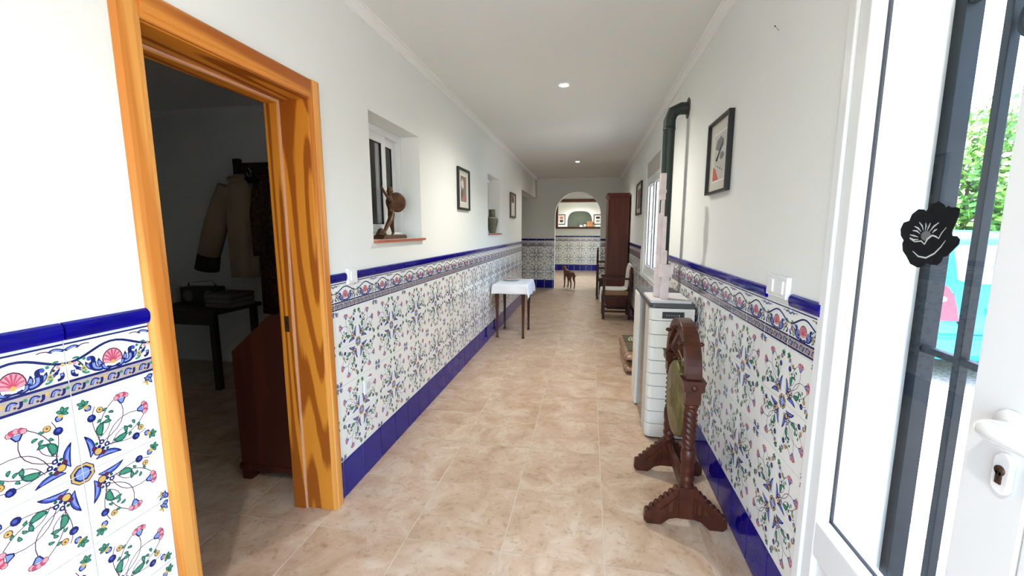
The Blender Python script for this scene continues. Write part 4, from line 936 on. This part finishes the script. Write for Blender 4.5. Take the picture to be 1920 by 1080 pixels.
t_ = MB(); blocks(t_, -0.040, -0.11, [(0.020, 0.19, 0.050, 0.046, 0, 0), (0.170, 0.255, 0.085, 0.050, 0.0, 0), (0.25, 0.35, 0.034, 0.038, -0.012, 0), (0.19, 0.27, 0.022, 0.06, 0.038, 0.0)])
t_.obj('small_figure', M['palewood'], sc_, bevel=0.004)

# ------------------------------------------------------------------ pellet bags
def bag(z, dx, rz, label, seed):
    t = thing('pellet_bag', label, 'bag', (0.530+dx, 4.60, z), rz, 'wood pellet bags on the floor')
    L, W, Hh = 0.80, 0.30, 0.118; n = 20; rings = []; rnd = random.Random(seed)
    for i in range(n+1):
        s = -1+2*i/n; e = max(0.0, 1-abs(s)**7); y = s*L/2; r_ = []
        for k in range(16):
            a = 2*PI*k/16; ca, sa = math.cos(a), math.sin(a)
            px = math.copysign(abs(ca)**0.5, ca)*W/2*(0.88+0.12*e); pz = Hh/2+math.copysign(abs(sa)**0.6, sa)*Hh/2*(0.10+0.90*e)
            jj = 0.006*math.sin(9*s+k*1.7+seed)+rnd.uniform(-0.003, 0.003)
            r_.append((px+jj*0.6, y, min(max(pz+jj*0.4, 0.0), Hh)))
        rings.append(r_)
    MB().loft(rings).obj('sack', M['bagc'], t)
    zt = Hh+0.0012
    pm = MB()
    for a, b, c, d in ((-0.115, 0.11, 0.02, 0.33), (-0.115, 0.11, -0.31, -0.03)): pm.add([(a,c,zt),(b,c,zt),(b,d,zt),(a,d,zt)], [(0,1,2,3)], 0)
    for k in range(5):
        q = Print.bez((-0.06+0.03*k, 0.06), (-0.08+0.03*k, 0.16), (-0.02+0.025*k, 0.26), 5)
        for i in range(5): pm.add([(q[i][0], q[i][1], zt+0.0006), (q[i+1][0], q[i+1][1], zt+0.0006), (q[i+1][0]+0.014, q[i+1][1], zt+0.0006), (q[i][0]+0.014, q[i][1], zt+0.0006)], [(0,1,2,3)], 1)
    for k in range(3): pm.add([(-0.03+0.045*k, -0.24, zt+0.0006), (-0.005+0.045*k, -0.24, zt+0.0006), (0.0+0.045*k, -0.16, zt+0.0006), (-0.02+0.045*k, -0.13, zt+0.0006)], [(0,1,2,3)], 2)
    pm.obj('printed_panel', [M['bagg'], M['bagw'], M['bagy']], t)
bag(0.0, 0.0, 0.0, 'brown wood pellet bag lying on the floor under another bag', 1)
bag(0.1195, -0.004, 0.015, 'printed wood pellet bag lying on top of another bag by the stove', 2)

# ------------------------------------------------------------------ gong on its carved stand
gs = thing('gong_stand', 'carved dark wooden gong stand with twisted posts and stepped feet', 'stand', (0.500, 2.262, 0))
HY = 0.236                                                  # half distance of the posts
for s in (-1, 1):
    y = s*HY
    # stepped foot, drawn in x-z
    top_ = []; xs0, zs0, zs1 = 0.192, 0.052, 0.205; ns = 7
    for k in range(ns):
        xa = xs0-(xs0-0.036)*k/ns; xb = xs0-(xs0-0.036)*(k+1)/ns; za = zs0+(zs1-zs0)*(k+0.35)/ns; zb = zs0+(zs1-zs0)*(k+1)/ns
        top_ += [(xa, za), (xa-0.004, zb-0.006), ((xa+xb)/2, zb), (xb+0.002, zb-0.004)]
    rgt = [(0.075,0.036),(0.115,0.0),(0.178,0.0),(0.196,0.020)] + top_
    lft = [(-x, z) for x, z in rgt[::-1]]
    out = [(0.0,0.048),(0.04,0.046)] + rgt + [(0.03,0.215),(-0.03,0.215)] + lft + [(-0.04,0.046)]
    ft_ = MB().prism([(x, z) for x, z in out], 'y', y-0.019, y+0.019).obj('foot', M['carved'], gs, bevel=0.0015, seg=1)
    for q in (-1, 1):
        for t2 in (-1, 1):
            MB().prism([(q*0.040,0.165),(q*0.040,0.078),(q*0.120,0.078)], 'y', y+t2*0.0185, y+t2*0.0235).obj('carved_panel', M['mahog'], ft_)
    MB().box(-0.034, 0.034, y-0.026, y+0.026, 0.05, 0.212).obj('foot_block', M['carved'], gs, bevel=0.002)
    # turned and twisted post
    pr = [(0.0,0.212),(0.030,0.212),(0.034,0.222),(0.026,0.232),(0.032,0.244),(0.034,0.262),(0.027,0.272),(0.031,0.284),(0.033,0.31),(0.029,0.33),(0.034,0.342),(0.035,0.37),(0.033,0.405),(0.028,0.412)]
    pt = MB().lathe(pr, (0, y, 0), 20)
    rings = []
    for i in range(49):
        z = 0.412+0.205*i/48; r_ = []
        for k in range(20):
            a = 2*PI*k/20; rad = 0.0285+0.0045*math.sin(4*(a-z*55*s)*1.0) * min(1, min(i, 48-i)/4)
            r_.append((rad*math.cos(a), y+rad*math.sin(a), z))
        rings.append(r_)
    pt.loft(rings)
    pt.lathe([(0.028,0.617),(0.034,0.624),(0.034,0.636),(0.026,0.642),(0.0,0.642)], (0, y, 0), 20)
    pt.obj('twisted_post', M['carved'], gs)
    MB().box(-0.034, 0.034, y-0.034, y+0.034, 0.642, 0.705).obj('post_block', M['carved'], gs, bevel=0.002)
    cp = MB().prism([(-0.036,0.705),(-0.046,0.712),(-0.046,0.745),(-0.052,0.752),(-0.052,0.760),(0.052,0.760),(0.052,0.752),(0.046,0.745),(0.046,0.712),(0.036,0.705)], 'y', y-0.046, y+0.046).obj('capital', M['carved'], gs, bevel=0.002)
    MB().ball((0, y-0.046, 0.728), (0.016, 0.010, 0.016)).obj('rosette', M['carved'], cp)
    MB().ball((0.048, y, 0.728), (0.012, 0.012, 0.012)).obj('rosette', M['carved'], cp)
# arch
ra0, ra1 = HY-0.028, HY+0.024
op = [(ra1*math.cos(PI*k/24), 0.760+ra1*0.92*math.sin(PI*k/24)) for k in range(25)] + [(ra0*math.cos(PI*k/24), 0.760+ra0*0.86*math.sin(PI*k/24)) for k in range(24, -1, -1)]
MB().prism(op, 'x', -0.036, 0.036).obj('arch', M['carved'], gs, bevel=0.004)
for (y, z) in ((0.0, 0.955), (-0.15, 0.905), (0.15, 0.905)):
    for q in (-1, 1): MB().lathe([(0.0,-0.004),(0.012,0.0),(0.007,0.008),(0.012,0.016),(0.010,0.024),(0.0,0.032)], (0,0,0), 10, 0, 'x').obj('finial', M['carved'], gs).matrix_local = Matrix.Translation((q*0.034, y, z)) @ Matrix.Rotation(0 if q > 0 else PI, 4, 'Z')
MB().prism([(-0.10,0.235),(0.0,0.205),(0.10,0.235)] if False else [(-HY+0.02,0.150),(HY-0.02,0.150),(HY-0.02,0.215),(0.10,0.200),(0.0,0.215),(-0.10,0.200),(-HY+0.02,0.215)], 'x', -0.014, 0.014).obj('stretcher', M['carved'], gs, bevel=0.002)
# hanger block under the arch
MB().prism([(-0.055,0.862),(-0.062,0.845),(-0.030,0.795),(0.030,0.795),(0.062,0.845),(0.055,0.862),(0.02,0.955),(-0.02,0.955)], 'y', -0.020, 0.020).obj('hanger', M['mahog'], gs, bevel=0.003)
for q in (-1, 1): MB().lathe([(0.0,0.0),(0.010,0.002),(0.006,0.008),(0.0,0.018)], (0,0,0), 10, 0, 'x').obj('finial', M['carved'], gs).matrix_local = Matrix.Translation((q*0.057, 0, 0.85)) @ Matrix.Rotation(0 if q > 0 else PI, 4, 'Z')
go = thing('gong', 'aged brass gong hanging inside the carved stand', 'gong', (0.482, 2.262, 0.368))
R_ = 0.200
MB().lathe([(0.0,-0.034),(0.045,-0.036),(0.055,-0.026),(0.150,-0.022),(R_-0.014,-0.019),(R_-0.003,-0.010),(R_,0.004),(R_-0.004,0.046),(R_-0.008,0.046),(R_-0.012,0.004),(R_-0.024,-0.010),(0.0,-0.016)], (0, 0, R_), 48, 0, 'x').obj('disc', M['brass'], go)
for q in (-1, 1):
    MB().tube([(0.012, q*0.05, 2*R_-0.012), (0.004, q*0.04, 2*R_+0.04), (-0.012, q*0.012, 2*R_+0.075), (-0.012, q*0.010, 2*R_+0.090)], 0.0035, 6).obj('cord', M['rope'], go)

# ------------------------------------------------------------------ armchair facing the hall
ch = thing('armchair', 'dark wooden armchair with tan leather seat and cream throw by the window', 'chair', (0.462, 7.13, 0))
for x, zt in ((-0.205, 0.66),):
    for y in (-0.215, 0.215): MB().box(x-0.020, x+0.020, y-0.020, y+0.020, 0, zt).obj('front_leg', M['chairw'], ch, bevel=0.003)
for y in (-0.215, 0.215):
    mb = MB(); mb.prism([(0.185,0),(0.225,0),(0.225,0.45),(0.245,0.85),(0.215,0.85),(0.185,0.45)], 'y', y-0.018, y+0.018); mb.obj('rear_post', M['chairw'], ch, bevel=0.003)
    MB().prism([(-0.25,0.655),(0.205,0.655),(0.205,0.682),(-0.23,0.690),(-0.25,0.680)], 'y', y-0.026, y+0.026).obj('armrest', M['chairw'], ch, bevel=0.004)
    MB().box(-0.19, 0.19, y-0.013, y+0.013, 0.115, 0.145).obj('stretcher', M['chairw'], ch, bevel=0.002)
    MB().box(-0.19, 0.19, y-0.012, y+0.012, 0.345, 0.385).obj('seat_rail', M['chairw'], ch, bevel=0.002)
for x in (-0.205, 0.205): MB().box(x-0.012, x+0.012, -0.20, 0.20, 0.18, 0.21).obj('stretcher', M['chairw'], ch, bevel=0.002)
MB().box(-0.235, 0.195, -0.195, 0.195, 0.385, 0.470).obj('seat', M['leather'], ch, bevel=0.018, seg=3)
MB().prism([(0.186,0.53),(0.206,0.53),(0.238,0.862),(0.212,0.868),(0.190,0.80),(0.180,0.60)], 'y', -0.195, 0.195).obj('backrest', M['leather'], ch, bevel=0.006)
pts = [(-0.262,0.27),(-0.264,0.40),(-0.250,0.480),(-0.18,0.494),(0.10,0.494),(0.150,0.505),(0.158,0.60),(0.172,0.80),(0.196,0.892),(0.225,0.898),(0.262,0.85),(0.264,0.75)]
mb = MB(); o_ = []
for i, p in enumerate(pts):
    q0, q1 = Vector(pts[max(i-1,0)]), Vector(pts[min(i+1,len(pts)-1)]); d_ = (q1-q0).normalized(); o_.append((p[0]+d_.y*0.022, p[1]-d_.x*0.022))
for i in range(len(pts)-1): mb.prism([pts[i], pts[i+1], o_[i+1], o_[i]], 'y', -0.182, 0.182, 0, False)
tr_ = mb.obj('cream_throw', M['throw'], None, label='cream throw laid over the seat and back of the dark armchair', cat='throw'); tr_.location = (0.462, 7.13, 0)

# second chair, facing the entrance, beyond the cabinet
c2 = thing('high_post_chair', 'dark chair with tall back posts beyond the brown cabinet', 'chair', (0.43, 9.12, 0))
for x in (-0.235, 0.235):
    MB().lathe([(0.0,0),(0.022,0),(0.022,1.0),(0.014,1.02),(0.020,1.04),(0.0,1.075)], (x, 0.22, 0), 10).obj('rear_post', M['chairw'], c2)
    MB().box(x-0.020, x+0.020, -0.24, -0.20, 0, 0.70).obj('front_leg', M['chairw'], c2, bevel=0.003)
    MB().box(x-0.026, x+0.026, -0.25, 0.20, 0.70, 0.728).obj('armrest', M['chairw'], c2, bevel=0.004)
    MB().box(x-0.012, x+0.012, -0.20, 0.20, 0.14, 0.17).obj('stretcher', M['chairw'], c2)
for z in (0.74, 0.60): MB().box(-0.215, 0.215, 0.21, 0.23, z, z+0.04).obj('back_rail', M['chairw'], c2, bevel=0.003)
MB().box(-0.245, 0.245, -0.235, 0.20, 0.38, 0.445).obj('seat', M['chairw'], c2, bevel=0.006)
MB().box(-0.205, 0.205, -0.235, -0.215, 0.10, 0.38).obj('front_panel', M['coatdark'], c2)
MB().box(-0.214, 0.214, -0.240, 0.19, 0.4455, 0.525).obj('seat_cushion', M['throw'], c2, bevel=0.022, seg=3)

# ------------------------------------------------------------------ tall cabinet
cb = thing('tall_cabinet', 'tall reddish-brown wooden cabinet with cornice against the right wall', 'cabinet', (0.516, 8.25, 0))
MB().box(-0.172, 0.180, -0.43, 0.43, 0.05, 2.03).obj('body', M['cab'], cb, bevel=0.003)
MB().box(-0.160, 0.180, -0.42, 0.42, 0.0, 0.05).obj('plinth', M['chairw'], cb)
MB().prism([(-0.180,2.03),(-0.205,2.07),(-0.215,2.085),(-0.215,2.10),(0.182,2.10),(0.182,2.03)], 'y', -0.445, 0.445).obj('cornice', M['cab'], cb, bevel=0.003)
for s in (-1, 1):
    dr = MB().box(-0.190, -0.173, s*0.215-0.207, s*0.215+0.207, 0.08, 1.99).obj('door', M['cab'], cb, bevel=0.003)
    MB().ball((-0.198, s*0.035, 1.05), 0.012).obj('knob', M['darkmetal'], dr)

# ------------------------------------------------------------------ dog in the archway
dg_ = thing('dog', 'lean short-haired brown dog standing in the archway', 'dog', (-0.47, 10.44, 0), math.radians(-52))
# local: +x toward the tail ... head at -x ; rotated so the head points toward the camera
V = [(0.10,0,0.40),(0.0,0,0.385),(-0.10,0,0.385),(-0.155,0,0.43),(-0.19,0,0.49),(-0.225,0,0.515),(-0.270,0.0,0.495),(-0.300,0,0.482),
     (0.145,0.045,0.34),(0.125,0.055,0.245),(0.170,0.055,0.155),(0.158,0.055,0.030),(0.135,0.055,0.014),
     (0.145,-0.045,0.34),(0.125,-0.055,0.245),(0.170,-0.055,0.155),(0.158,-0.055,0.030),(0.135,-0.055,0.014),
     (-0.115,0.050,0.31),(-0.100,0.055,0.20),(-0.110,0.055,0.035),(-0.135,0.055,0.014),
     (-0.115,-0.050,0.31),(-0.100,-0.055,0.20),(-0.110,-0.055,0.035),(-0.135,-0.055,0.014),
     (0.170,0,0.405),(0.225,0,0.355),(0.275,0.0,0.330),(0.320,0,0.345)]
Ed = [(0,1),(1,2),(2,3),(3,4),(4,5),(5,6),(6,7),(0,8),(8,9),(9,10),(10,11),(11,12),(0,13),(13,14),(14,15),(15,16),(16,17),(2,18),(18,19),(19,20),(20,21),(2,22),(22,23),(23,24),(24,25),(0,26),(26,27),(27,28),(28,29)]
Rr = [0.066,0.070,0.092,0.062,0.048,0.052,0.028,0.020, 0.046,0.032,0.018,0.013,0.015, 0.046,0.032,0.018,0.013,0.015, 0.034,0.022,0.015,0.016, 0.034,0.022,0.015,0.016, 0.020,0.012,0.009,0.006]
skin('body', V, Ed, Rr, M['dog'], dg_, root=1)
for s in (-1, 1):
    e = MB(); e.add([(-0.200,s*0.030,0.548),(-0.225,s*0.034,0.552),(-0.222,s*0.066,0.545),(-0.232,s*0.070,0.500),(-0.205,s*0.064,0.520)], [(0,1,2),(0,2,4),(4,2,3)]); eo = e.obj('ear', M['dog'], dg_)
    eo.modifiers.new('t', 'SOLIDIFY').thickness = 0.008
    MB().ball((-0.252, s*0.024, 0.530), 0.007, 8, 6).obj('eye', M['dognose'], dg_)
MB().ball((-0.318, 0, 0.490), (0.010, 0.012, 0.009), 10, 6).obj('nose', M['dognose'], dg_)

# ------------------------------------------------------------------ hatch in the far wall and the room behind it
hs = thing('hatch_surround', 'dark timber surround of the serving hatch beyond the arch', 'hatch', (0, 15.15, 1.48))
MB().box(-1.20, 1.25, -0.05, 0.24, 0.0, 0.072).obj('hatch_shelf', M['beam'], hs, bevel=0.005)
MB().box(-1.19, -1.105, -0.02, 0.22, 0.072, 0.93).obj('hatch_post', M['beam'], hs, bevel=0.005)
MB().box(-1.20, 1.25, -0.03, 0.22, 0.93, 1.035).obj('hatch_beam', M['beam'], hs, bevel=0.005)
def niche():
    n = thing('arched_niche', 'dark green arched niche in the white wall behind the hatch', 'niche', (-0.385, 17.2, 1.42))
    pts = [(-0.49,0),(0.49,0)] + [(0.34*c_+math.copysign(0.15, c_) if False else 0.49*math.copysign(abs(c_)**0.62, c_), 0.20+0.56*abs(s_)**0.62) for c_, s_ in [(math.cos(PI*k/20), math.sin(PI*k/20)) for k in range(21)]]
    MB().prism(pts, 'y', -0.012, -0.002).obj('niche_back', flat('dark_green_wall', (0.05, 0.065, 0.045), 0.8), n)
    MB().box(-0.62, 0.62, -0.20, -0.002, -0.04, -0.001).obj('niche_shelf', M['beam'], n)
niche()
bt = thing('dark_bottle', 'dark bottle standing in the green niche behind the hatch', 'bottle', (-0.43, 17.09, 1.4205)); MB().lathe([(0,0),(0.045,0),(0.045,0.22),(0.018,0.28),(0.018,0.36),(0,0.36)], (0,0,0), 14).obj('glass_body', M['inkd'], bt); MB().lathe([(0,0.36),(0.02,0.36),(0.02,0.385),(0,0.385)], (0,0,0), 12).obj('stopper', M['darkmetal'], bt)
bt = thing('squat_jar', 'squat dark jar in the niche beside the white mug', 'jar', (-0.175, 17.105, 1.4205)); MB().lathe([(0,0),(0.06,0),(0.07,0.12),(0.05,0.24),(0,0.25)], (0,0,0), 14).obj('jar_body', M['inkg'], bt); MB().lathe([(0,0.25),(0.055,0.25),(0.05,0.28),(0,0.285)], (0,0,0), 14).obj('lid', M['inkd'], bt)
bt = thing('white_mug', 'small white mug on the niche shelf', 'mug', (-0.33, 17.06, 1.4205)); MB().lathe([(0,0),(0.045,0),(0.05,0.20),(0.045,0.20),(0.04,0.02),(0,0.02)], (0,0,0), 14).obj('cup', M['white'], bt); MB().tube([(0.045,0,0.15),(0.075,0,0.14),(0.078,0,0.08),(0.045,0,0.06)], 0.008, 6).obj('handle', M['white'], bt)
bt = thing('wooden_box', 'brown wooden box at the end of the niche shelf', 'box', (0.02, 17.10, 1.4205)); MB().box(-0.12, 0.12, -0.07, 0.07, 0, 0.30).obj('box_body', M['leather'], bt, bevel=0.005); MB().box(-0.125, 0.125, -0.075, 0.075, 0.30, 0.345).obj('lid', M['leather'], bt, bevel=0.005)
picture('grey-framed print of two warm images left of the green niche', 17.2, -1, -1.27, -0.955, 1.65, 2.06, 0.035, M['frameg'], [(rect(0.22,0.78,0.15,0.85), 'white'), (rect(0.28,0.72,0.52,0.78), 'inkr'), (rect(0.28,0.72,0.22,0.46), 'inkd')], 0.025, 'y')
picture('grey-framed print of two dark images right of the green niche', 17.2, -1, 0.15, 0.50, 1.65, 2.05, 0.035, M['frameg'], [(rect(0.22,0.78,0.15,0.85), 'white'), (rect(0.28,0.72,0.56,0.78), 'inkd'), (rect(0.28,0.72,0.22,0.46), 'inkg')], 0.025, 'y')

# ------------------------------------------------------------------ dim room behind the pine doorway
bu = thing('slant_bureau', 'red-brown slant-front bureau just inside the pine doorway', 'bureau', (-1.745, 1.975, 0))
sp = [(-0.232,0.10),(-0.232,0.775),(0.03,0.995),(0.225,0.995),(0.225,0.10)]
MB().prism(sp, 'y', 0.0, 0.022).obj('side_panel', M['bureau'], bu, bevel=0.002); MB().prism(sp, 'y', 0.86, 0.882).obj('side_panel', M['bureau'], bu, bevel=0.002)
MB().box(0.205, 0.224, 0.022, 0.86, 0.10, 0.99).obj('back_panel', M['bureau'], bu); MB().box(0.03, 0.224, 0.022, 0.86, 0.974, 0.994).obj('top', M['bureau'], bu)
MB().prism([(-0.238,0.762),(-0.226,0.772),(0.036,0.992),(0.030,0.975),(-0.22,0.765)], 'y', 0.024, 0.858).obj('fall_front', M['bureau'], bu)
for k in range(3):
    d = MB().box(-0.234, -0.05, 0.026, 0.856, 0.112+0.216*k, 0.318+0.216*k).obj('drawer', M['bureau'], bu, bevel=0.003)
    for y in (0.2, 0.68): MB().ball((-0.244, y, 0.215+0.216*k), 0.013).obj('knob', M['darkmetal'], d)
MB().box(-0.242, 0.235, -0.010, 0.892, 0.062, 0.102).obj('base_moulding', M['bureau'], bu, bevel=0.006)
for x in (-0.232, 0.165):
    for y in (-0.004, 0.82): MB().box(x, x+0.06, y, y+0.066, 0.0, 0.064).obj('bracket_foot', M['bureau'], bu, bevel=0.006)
cr = thing('coat_rack', 'dark wall coat rack with metal hooks in the dim room', 'coat rack', (-3.12, 3.86, 1.93))
MB().box(-0.40, 0.40, -0.03, -0.001, 0.0, 0.20).obj('board', M['tbl'], cr, bevel=0.004); MB().box(-0.47, -0.40, -0.05, -0.001, -0.04, 0.24).obj('end_post', M['tbl'], cr, bevel=0.004); MB().box(0.40, 0.47, -0.05, -0.001, -0.04, 0.24).obj('end_post', M['tbl'], cr, bevel=0.004)
for x in (-0.27, -0.05, 0.17, 0.33): MB().tube([(x,-0.03,0.13),(x,-0.07,0.14),(x+0.03,-0.075,0.11),(x+0.02,-0.06,0.07),(x-0.02,-0.055,0.06),(x-0.03,-0.06,0.10)], 0.008, 8).obj('hook', M['chrome'], cr)
def coat(name, label, x, y, ztop, zbot, w0, w1, mat, seed, sleeve=None):
    t = thing(name, label, 'coat', (x, y, zbot), 0, 'coats on the rack'); L = ztop-zbot; rings = []
    for i in range(15):
        f_ = i/14; z = L*(1-f_); ww = w0*0.25+(w0-w0*0.25)*min(1, (f_/0.12)**0.6) if f_ < 0.12 else w0+(w1-w0)*(f_-0.12)/0.88; dd = 0.045+0.05*min(1, f_/0.3); r_ = []
        for k in range(28):
            a = 2*PI*k/28; fo = 1+0.10*f_*math.sin(5*a+seed)+0.05*f_*math.sin(9*a+2*seed); r_.append((ww*fo*math.cos(a), dd*fo*math.sin(a), z))
        rings.append(r_)
    MB().loft(rings).obj('coat_body', mat, t)
    MB().tube([(-0.07,-0.03,L-0.03),(0,-0.075,L-0.05),(0.07,-0.03,L-0.03),(0.03,0.03,L+0.005),(-0.03,0.03,L+0.005),(-0.07,-0.03,L-0.03)], 0.026, 8).obj('collar', mat, t)
    if sleeve:
        s = MB().tube(sleeve[:-1], [0.085,0.10,0.105,0.10,0.095][:len(sleeve)-1], 14); so = s.obj('sleeve', mat, t)
        a, b_ = Vector(sleeve[-2]), Vector(sleeve[-1]); MB().tube([a-(b_-a)*0.02, a+(b_-a)*0.5, b_], [0.100,0.104,0.108], 14).obj('cuff', M['coatdark'], so)
    else:
        for q in (-1, 1): MB().tube([(q*w0*0.75,-0.03,L-0.10),(q*w0*0.85,-0.075,L*0.72),(q*w0*0.82,-0.085,L*0.42)], [0.045,0.052,0.045], 12).obj('sleeve', mat, t)
coat('beige_coat', 'beige coat with dark cuffs hanging nearest the window side of the rack', -3.44, 3.70, 1.98, 0.98, 0.14, 0.145, M['coatbeige'], 1, [(-0.11,-0.02,0.90),(-0.21,-0.03,0.66),(-0.30,-0.04,0.42),(-0.37,-0.05,0.22),(-0.41,-0.05,0.07)])
coat('fur_coat', 'brown fur coat hanging in the middle of the rack', -3.11, 3.70, 2.00, 0.62, 0.110, 0.125, M['furbrown'], 2)
coat('fur_coat', 'dark fur coat hanging at the bureau end of the rack', -2.80, 3.70, 2.00, 0.60, 0.110, 0.125, M['furdark'], 3)
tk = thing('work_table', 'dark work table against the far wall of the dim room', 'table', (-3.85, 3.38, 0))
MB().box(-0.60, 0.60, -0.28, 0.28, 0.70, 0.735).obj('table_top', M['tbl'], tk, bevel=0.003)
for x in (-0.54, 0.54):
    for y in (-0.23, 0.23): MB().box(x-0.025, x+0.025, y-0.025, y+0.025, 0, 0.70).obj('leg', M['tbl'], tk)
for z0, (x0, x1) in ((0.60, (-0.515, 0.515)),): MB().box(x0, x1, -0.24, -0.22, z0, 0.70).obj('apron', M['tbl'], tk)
bx_ = thing('white_box', 'pale cardboard box on the dark work table', 'box', (-4.15, 3.42, 0.7355), 0.25); MB().box(-0.12, 0.12, -0.09, 0.09, 0, 0.15).obj('carton', M['white'], bx_, bevel=0.003); MB().box(-0.124, 0.124, -0.094, 0.094, 0.15, 0.17).obj('lid', M['white'], bx_, bevel=0.003)
rd = thing('cassette_radio', 'dark portable radio with chrome carrying handle on the work table', 'radio', (-3.72, 3.46, 0.7355), 0.1)
MB().box(-0.19, 0.19, -0.06, 0.06, 0, 0.17).obj('case', M['darkthing'], rd, bevel=0.01)
for q in (-1, 1): MB().lathe([(0.0,-0.008),(0.05,-0.008),(0.055,0.0),(0,0.0)], (q*0.11, -0.060, 0.085), 18, 0, 'y').obj('speaker', M['greyfab'], rd)
MB().tube([(-0.15,0,0.165),(-0.14,0,0.215),(0.10,0,0.225),(0.15,0,0.165)], 0.008, 8).obj('handle', M['chrome'], rd)
fb = thing('folded_blanket', 'grey-green folded blanket on the bureau end of the work table', 'blanket', (-3.36, 3.40, 0.7355))
for k in range(3): MB().box(-0.14, 0.14, -0.15, 0.15, 0.045*k, 0.045*k+0.043).obj('fold', M['greyfab'], fb, bevel=0.015)
yb = thing('yellow_case', 'small lime yellow case at the front of the work table', 'case', (-4.06, 3.20, 0.7355), 0.3); MB().box(-0.07, 0.07, -0.045, 0.045, 0, 0.05).obj('case_body', M['yellowth'], yb, bevel=0.01); MB().box(-0.072, 0.072, -0.047, 0.047, 0.05, 0.058).obj('lid', M['darkthing'], yb, bevel=0.003)
